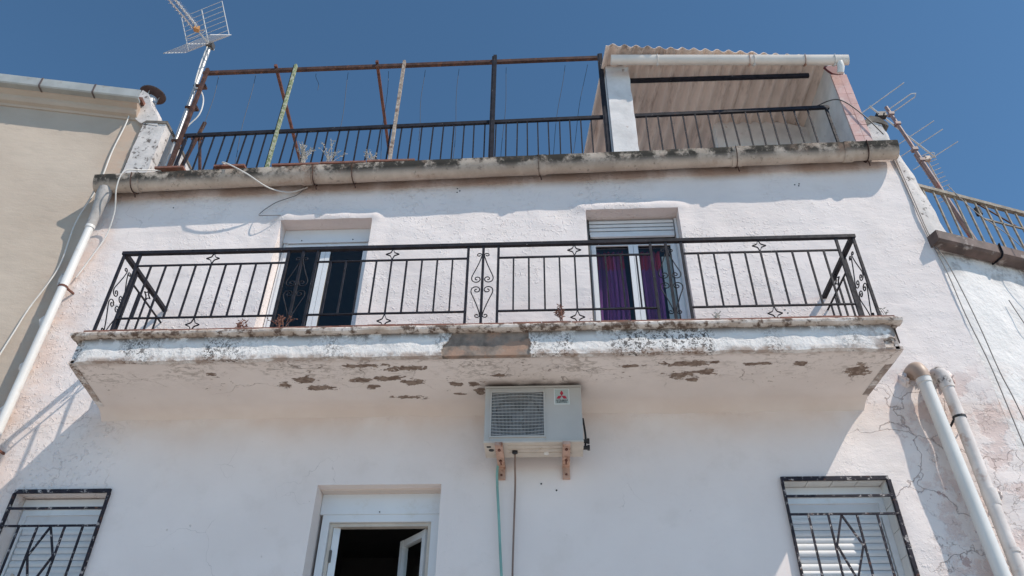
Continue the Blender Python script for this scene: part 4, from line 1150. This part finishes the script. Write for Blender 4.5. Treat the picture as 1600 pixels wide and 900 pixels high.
m.build('fan_shroud', 'ac_fan', ac)
m = MB()
for b in range(3):
    for j in range(5):
        for i in range(6):
            rr_ = .05+.14*i/5; a = b*2.094+.2+.30*(j-2)+.12*i/5
            m.v.append((fcx+rr_*math.cos(a), AY0+.08-.022*(j-2), fcz+rr_*math.sin(a)))
    o0 = b*30
    for j in range(4):
        for i in range(5): m.f.append((o0+j*6+i, o0+j*6+i+1, o0+(j+1)*6+i+1, o0+(j+1)*6+i))
m.build('fan_blades', 'ac_fan', ac, True)
MB().tube([(fcx, AY0+.05, fcz), (fcx, AY0+.12, fcz)], .05, 18).build('fan_hub', 'ac_fan', ac, True)
rect_frame(gx0-.004, gx1+.004, gz0-.004, gz1+.004, AY0-.012, AY0+.004, .013).build('guard_frame', 'ac', ac)
m = MB()
for i in range(1, 40):
    x_ = gx0+(gx1-gx0)*i/40
    m.bar((x_, AY0-.004, gz0+.004), (x_, AY0-.004, gz1-.004), .0034, .0034)
for j in range(1, 15):
    zc_ = gz0+(gz1-gz0)*j/15
    bow = .018*(zc_-fcz)/.2
    pts = [(gx0+.004+(gx1-gx0-.008)*k/10, AY0-.009, zc_+bow*(1-((k-5)/5)**2)) for k in range(11)]
    for k in range(10): m.bar(pts[k], pts[k+1], .0055, .004)
m.build('guard_wires', 'ac_wire', ac)
# badge
bx, bzz = .122, 4.838
MB().box(bx-.066, bx+.066, AY0-.003, AY0-.0005, bzz-.076, bzz+.076).build('badge_border', 'badge_rim', ac)
bd = MB().box(bx-.058, bx+.058, AY0-.006, AY0-.0031, bzz-.068, bzz+.068).build('badge', 'badge', ac)
def rhomb(cx, cz, ang, L=.026, Wd=.015):
    d = Vector((math.cos(ang), 0, math.sin(ang))); e = Vector((-d.z, 0, d.x)); c0 = Vector((cx, 0, cz))
    P = [c0, c0+d*L+e*Wd, c0+d*2*L, c0+d*L-e*Wd]
    return [(p.x, p.z) for p in P]
lg = MB()
for a in (90, 210, 330):
    lg.prism(rhomb(bx, bzz+.004, R(a)), AY0-.0085, AY0-.0061)
lg.build('emblem', 'logo_red', bd)
def text(body, size, x_, z_, mat, parent, name):
    cu = bpy.data.curves.new(name, 'FONT'); cu.body = body; cu.size = size; cu.align_x = 'CENTER'; cu.extrude = .0006
    o = bpy.data.objects.new(name, cu); col.objects.link(o)
    bpy.context.view_layer.update()
    me = bpy.data.meshes.new_from_object(o.evaluated_get(bpy.context.evaluated_depsgraph_get()))
    bpy.data.objects.remove(o)
    me.materials.clear(); me.materials.append(M[mat])
    me.transform(Matrix.Translation((x_, AY0-.0075, z_)) @ Matrix.Rotation(R(90), 4, 'X'))
    return place(me, name, parent)
text('MITSUBISHI', .0205, bx, bzz-.046, 'black', bd, 'lettering')
text('ELECTRIC', .0205, bx, bzz-.063, 'black', bd, 'lettering')
for x_ in (-.412, .148):
    b_ = MB().box(x_-.032, x_+.032, AY0-.03, YW+.005, AZ0-.046, AZ0-.0185)
    b_.box(x_-.032, x_+.032, YW-.030, YW-.004, 4.275, AZ0-.0465)
    b_ = b_.build('bracket', 'bracket', ac)
    for yy, l in ((AY0+.04, .05), (AY0+.25, .11)):
        MB().box(x_-.006, x_+.006, yy, yy+l, AZ0-.049, AZ0-.0465).build('slot', 'rust_red', b_)
        MB().tube([(x_, yy+.02, AZ0-.047), (x_, yy+.02, AZ0-.056)], .013, 6).build('bolt', 'rust_red', b_)
    MB().tube([(x_, YW-.031, 4.31), (x_, YW-.040, 4.31)], .010, 6).build('bolt', 'rust_red', b_)
for z_ in (4.50, 4.44):
    m = MB().tube([(AX1+.001, 6.02, z_), (AX1+.05, 6.02, z_)], .017, 10).tube([(AX1+.038, 6.02, z_), (AX1+.058, 6.02, z_)], .024, 6)
    m.build('valve', 'black', ac, True)
MB().tube(catmull([(AX1+.012, 6.03, 4.72), (AX1+.022, 6.02, 4.62), (AX1+.028, 6.02, 4.52), (AX1+.02, 6.05, 4.45)], 5), .009, 8).build('pipe', 'black', ac, True)
MB().tube([(-.285, 6.0, 4.424), (-.285, 6.0, 4.388)], .024, 14).build('drain_boss', 'black', ac, True)
MB().tube([(-.02, 6.05, 4.424), (-.02, 6.05, 4.400)], [.028, .02], 12).build('plug', 'pvc', ac, True)
tag(MB().tube(catmull([(-.437, 6.235, 4.43), (-.448, 6.24, 4.33), (-.445, 6.25, 4.2), (-.425, 6.25, 3.9), (-.40, 6.25, 3.5), (-.36, 6.25, 3.0), (-.33, 6.25, 2.4)], 6), .011, 8).build('drain_hose', 'hose', None, True), 'thin green hose hanging down the wall from the air conditioner', 'hose')
tag(MB().tube(catmull([(-.285, 6.02, 4.40), (-.288, 6.10, 4.33), (-.292, 6.25, 4.20), (-.30, 6.26, 3.9), (-.31, 6.26, 3.4), (-.31, 6.26, 2.6)], 6), .008, 8).build('drain_tube', 'cable_brown', None, True), 'thin brown drain tube hanging straight below the air conditioner', 'tube')

# ------------------------------------------------------------------ cables
def cable(pts, r, mat, label, cat='cable'):
    return tag(MB().tube(catmull(pts, 6), r, 6).build('cable', mat, None, True), label, cat)
cable([(-3.50, 6.55, 8.30), (-3.70, 6.33, 8.27), (-3.80, 6.22, 8.255), (-3.62, 6.02, 8.03), (-3.36, 6.02, 7.86), (-3.10, 6.12, 7.72), (-2.90, 6.24, 7.76), (-2.72, 6.27, 7.86)], .0085, 'cable_white', 'white cable looping over the gutter above the left balcony door')
cable([(-4.50, 6.5, 8.30), (-4.55, 6.30, 8.225), (-4.68, 6.10, 8.045), (-4.79, 6.0, 7.93), (-4.83, 6.04, 7.72), (-4.84, 6.18, 7.48), (-4.88, 6.265, 7.2), (-4.95, 6.275, 6.9), (-5.02, 6.27, 6.6)], .0075, 'cable_white', 'white cable running over the gutter and down beside the left downpipe')
cable([(-2.75, 6.275, 7.88), (-2.82, 6.265, 7.74), (-3.05, 6.262, 7.62), (-3.20, 6.262, 7.45), (-3.10, 6.21, 7.38), (-2.95, 6.255, 7.42)], .005, 'cable_grey', 'thin grey cable tail curling above the left balcony door')
cable([(-5.29, 6.24, 9.5), (-5.27, 6.28, 9.15), (-5.28, 6.28, 8.6), (-5.26, 6.285, 8.18), (-5.255, 6.28, 7.9), (-5.31, 6.27, 7.4), (-5.275, 6.285, 6.85), (-5.30, 6.275, 6.55), (-5.37, 6.26, 6.2), (-5.40, 6.25, 5.9), (-5.45, 6.24, 5.4), (-5.5, 6.23, 4.5), (-5.52, 6.22, 2.5), (-5.52, 6.22, .1)], .008, 'cable_white', 'white cable hanging down the beige wall')
cable([(3.99, 6.285, 8.10), (4.00, 6.284, 7.5), (4.01, 6.282, 6.93), (4.05, 6.282, 6.45), (4.055, 6.282, 5.9), (4.085, 6.282, 5.33), (4.08, 6.282, 4.56), (4.08, 6.282, 3.2), (4.08, 6.282, 0.1)], .0055, 'cable_grey', 'grey cable down the corner between the two white houses, left strand')
cable([(4.012, 6.285, 8.10), (4.022, 6.284, 7.48), (4.03, 6.28, 6.86), (4.08, 6.272, 6.58), (4.115, 6.275, 6.2), (4.135, 6.275, 5.75), (4.14, 6.275, 5.26), (4.17, 6.275, 4.77), (4.2, 6.275, 3.2), (4.2, 6.275, 0.1)], .0055, 'cable_grey', 'grey cable down the corner between the two white houses, right strand')
cable([tuple(rp(.62, .05, 6.25)), tuple(rp(.70, .05, 5.9)), tuple(rp(.80, .05, 5.5)), tuple(rp(.86, .05, 4.8)), tuple(rp(.9, .05, 3.5)), tuple(rp(.92, .05, .1))], .005, 'cable_grey', 'thin grey wire down the whitewashed wall at the right')
cable([tuple(rp(.62, -.03, 7.95)), tuple(rp(.72, .06, 7.5)), tuple(rp(.86, .2, 7.05)), tuple(rp(.98, .24, 6.7)), tuple(rp(1.08, .2, 6.3)), tuple(rp(1.2, .08, 5.6)), tuple(rp(1.25, .05, 4.5)), tuple(rp(1.27, .05, .1))], .0045, 'cable_grey', 'thin cable dropping over the brown gutter at the right')
cable([(3.30, 6.38, 9.06), (3.40, 6.36, 9.12), (3.58, 6.30, 9.15), (3.70, 6.27, 9.05), (3.85, 6.25, 8.75), (3.97, 6.25, 8.45)], .007, 'wire', 'dark cable stretched from terrace railing across the pink tiled pillar')

# ------------------------------------------------------------------ left antenna
an = empty('tv_antenna', (-4.66, 6.5, 8.2), 'television antenna with grid reflector and triple boom on a pale mast', 'antenna')
MB().tube([(-4.665, 6.5, 8.1), (-4.735, 6.5, 10.98)], .026, 12).build('mast', 'galv', an, True)
for z_ in (8.95, 9.6, 10.05):
    MB().box(-4.72, -4.56, 6.46, 6.54, z_, z_+.03).build('clamp', 'rust', an)
bd_ = Vector((-.33, -.944, .0)); pe = Vector((.944, -.33, 0)).normalized(); bd_.normalize()
H = Vector((-4.735, 6.47, 10.98))
MB().box(-4.77, -4.68, 6.44, 6.53, 10.93, 11.02).build('clamp', 'dark_frame', an)
V = Vector((0, 0, 1))
def brod(m, a, b, r): m.tube([a, b], r, 6); return m
tail = H - bd_*.10
brod(MB(), tail, H+bd_*.30, .014).build('boom', 'ant_alu', an, True)
for k, (dz, dx) in enumerate(((.0, -.05), (.055, .0), (.0, .05))):
    a = H+bd_*.30+V*dz+pe*dx*.7; b = H+bd_*1.35+V*(dz+.01)+pe*dx
    bo = brod(MB(), a, b, .012).build('boom', 'ant_alu', an, True)
    m = MB()
    for j in range(18):
        p = a+(b-a)*((j+.5)/18); brod(m, p-pe*.045+V*.0, p+pe*.045, .003); brod(m, p-V*.03, p+V*.03, .003)
    m.build('directors', 'ant_alu', bo)
MB().box(-.036, .036, -.03, .03, -.036, .036).build('dipole_box', 'ant_orange', an, at=tuple(H+bd_*.27+V*.01)).rotation_euler = (0, 0, R(20))
m = MB(); ringp = []
for k in range(25):
    a = 2*math.pi*k/24; ringp.append(H+bd_*.22-V*.03+pe*(.17*math.cos(a)-.06)+V*(.05*math.sin(a)))
m.tube(ringp, .006, 6, False).build('dipole', 'ant_alu', an, True)
for s, w in ((1, .36), (-1, .40)):
    fold = (V*s*.40 + bd_*.30)
    base = H + bd_*.02 + V*.01*s
    m = MB()
    for j in range(8):
        p = base + fold*(j/7)
        brod(m, p-pe*w, p+pe*w, .0045)
    m.build('reflector_rods', 'ant_alu', an)
    for q_, r_ in ((0, .009), (w, .007), (-w, .007)):
        brod(MB(), base+pe*q_, base+pe*q_+fold, r_).build('reflector_spine', 'ant_alu', an)
cable([(-4.74, 6.45, 10.9), (-4.74, 6.46, 10.5), (-4.70, 6.46, 10.05), (-4.60, 6.45, 9.95), (-4.48, 6.43, 9.70), (-4.46, 6.43, 9.40), (-4.58, 6.44, 9.12), (-4.57, 6.44, 8.7), (-4.50, 6.42, 8.3)], .009, 'cable_white', 'white cable looping down beside the left antenna mast')
# folding clothes rack leaning behind the railing
ck = empty('ladder_frame', (-4.2, 6.7, 8.2), 'rusty leaning A-shaped steel frame behind the terrace railing at left', 'frame')
MB().bar((-4.62, 6.62, 8.1), (-4.47, 6.62, 9.47), .04, .03).build('leg', 'rust', ck)
MB().bar((-4.50, 6.66, 9.25), (-4.20, 6.66, 8.1), .035, .03).build('leg', 'rust', ck)
MB().bar((-4.58, 6.64, 9.17), (-4.44, 6.64, 9.20), .05, .05).build('hinge', 'rust_red', ck)
MB().bar((-4.38, 6.60, 8.55), (-4.46, 6.60, 8.15), .02, .02).build('strut', 'galv', ck)

# ------------------------------------------------------------------ right antennas
ra = empty('tv_antenna', (4.85, 7.05, 6.9), 'rusty mast with wide element antennas above the right-hand roof', 'antenna')
mt, mb_ = Vector((4.66, 7.05, 9.86)), Vector((5.10, 7.05, 6.9))
MB().tube([mt, mb_], .024, 10).build('mast', 'ant_rust', ra, True)
MB().tube([mt+Vector((.12, .03, -.9)), mt+Vector((.40, .03, -2.75))], .016, 10).build('mast_sleeve', 'ant_rust', ra, True)
for q in (.15, .35, .85, 1.05):
    p = mt+(mb_-mt).normalized()*q
    MB().box(p.x-.034, p.x+.034, p.y-.034, p.y+.034, p.z-.022, p.z+.022).build('clamp', 'ant_rust', ra)
a0, a1 = Vector((4.469, 7.071, 9.9)), Vector((5.69, 8.037, 9.9))
bdr = (a1-a0).normalized(); per = Vector((bdr.y, -bdr.x, 0))
MB().tube([a0-bdr*.02, a1+bdr*.02], .014, 8).build('boom', 'ant_alu', ra, True)
for (s, lp, lm) in ((.0, .50, .40), (.92, .37, .35), (1.16, .36, .34), (1.55, .36, .33)):
    p = a0+bdr*s
    MB().tube([p-per*lm, p+per*lp], .007, 6).build('element', 'ant_alu', ra, True)
p = a0+bdr*.24
loop = [p-per*.05, p-per*.45, p-per*.49+bdr*.04, p-per*.45+bdr*.09, p+bdr*.09, p+per*.45+bdr*.09, p+per*.49+bdr*.045, p+per*.45, p+per*.05]
MB().tube(loop, .008, 6).build('folded_dipole', 'ant_alu', ra, True)
MB().box(-.06, .06, -.04, .04, -.05, .03).build('dipole_box', 'black', ra, at=tuple(p+Vector((0, 0, .0))))
ya_ = empty('tv_antenna', (5.05, 7.2, 8.9), 'small yagi antenna with short rods low on the rusty right-hand mast', 'antenna')
b0, b1 = Vector((4.93, 7.12, 8.95)), Vector((5.55, 7.95, 8.93))
MB().tube([b0, b1], .010, 8).build('boom', 'ant_alu', ya_, True)
d2 = (b1-b0).normalized(); p2_ = Vector((d2.y, -d2.x, 0))
for k in range(10):
    p = b0+d2*(.12+.095*k)
    MB().tube([p-p2_*.10, p+p2_*.10], .0045, 6).build('element', 'ant_alu', ya_, True)
MB().box(-.04, .04, -.03, .03, -.03, .03).build('dipole_box', 'elbow', ya_, at=tuple(b0+d2*.04))
lp = [b0+p2_*(.11*math.cos(a*.5236))+Vector((0, 0, .05*math.sin(a*.5236))) for a in range(13)]
MB().tube(lp, .006, 6).build('dipole', 'ant_alu', ya_, True)

# ------------------------------------------------------------------ weeds
def weed(name, mat, base, n, h, spread, label, leaf, seed, droop=.3):
    rd = random.Random(seed); m = MB()
    for i in range(n):
        a = rd.uniform(0, 6.28); hh = h*rd.uniform(.5, 1.0); sp = spread*rd.uniform(.2, 1)
        p0 = Vector(base)+Vector((rd.uniform(-.03, .03)*spread*8, rd.uniform(-.015, .015), 0))
        p1 = p0+Vector((math.cos(a)*sp*.4, math.sin(a)*sp*.3, hh*.6)); p2 = p0+Vector((math.cos(a)*sp, math.sin(a)*sp*.6, hh*(1-droop*rd.random())))
        pts = catmull([p0, p1, p2], 4); m.tube(pts, [.0028]*(len(pts)-1)+[.001], 4)
        for k in range(leaf):
            q = pts[rd.randrange(len(pts)//3, len(pts))]; d = Vector((rd.uniform(-1, 1), rd.uniform(-.6, .6), rd.uniform(-.2, .9))).normalized()*rd.uniform(.012, .04)
            e = d.cross(Vector((0, 1, .3))).normalized()*.004
            m.quad(q-e, q+d*.5-e*1.3, q+d, q+d*.5+e*1.3)
    return tag(m.build(name, mat), label, 'plant')
weed('dry_grass', 'straw', (-2.86, 6.30, 8.19), 16, .50, .16, 'tall pale dry grass tuft on the terrace edge, nearest the chipped green post', 16, 1)
weed('dry_grass', 'straw', (-2.55, 6.30, 8.20), 10, .52, .22, 'pale dry grass leaning right behind the middle of the long tiles', 16, 2, .1)
weed('dry_grass', 'straw', (-2.05, 6.30, 8.21), 8, .30, .16, 'short pale dry grass tuft at right end of the terrace edge tiles', 14, 3)
weed('weed', 'weed', (-2.27, 5.36, 5.262), 9, .17, .12, 'reddish weed growing on balcony edge below the left scroll', 10, 4)
weed('weed', 'weed', (.13, 5.35, 5.262), 7, .21, .06, 'reddish weed growing on balcony edge right of the concrete patch', 12, 5)
weed('weed', 'weed', (-2.63, 5.36, 5.262), 8, .09, .06, 'tiny reddish weed on balcony edge left of the left balcony door', 7, 6)
weed('weed', 'straw', (2.84, 5.40, 5.25), 5, .20, .08, 'thin dry weed stalks at the right end of the balcony', 3, 7)
weed('weed', 'straw', (1.42, 5.36, 5.262), 6, .09, .07, 'small dry weed on balcony edge below the right scroll', 5, 8)
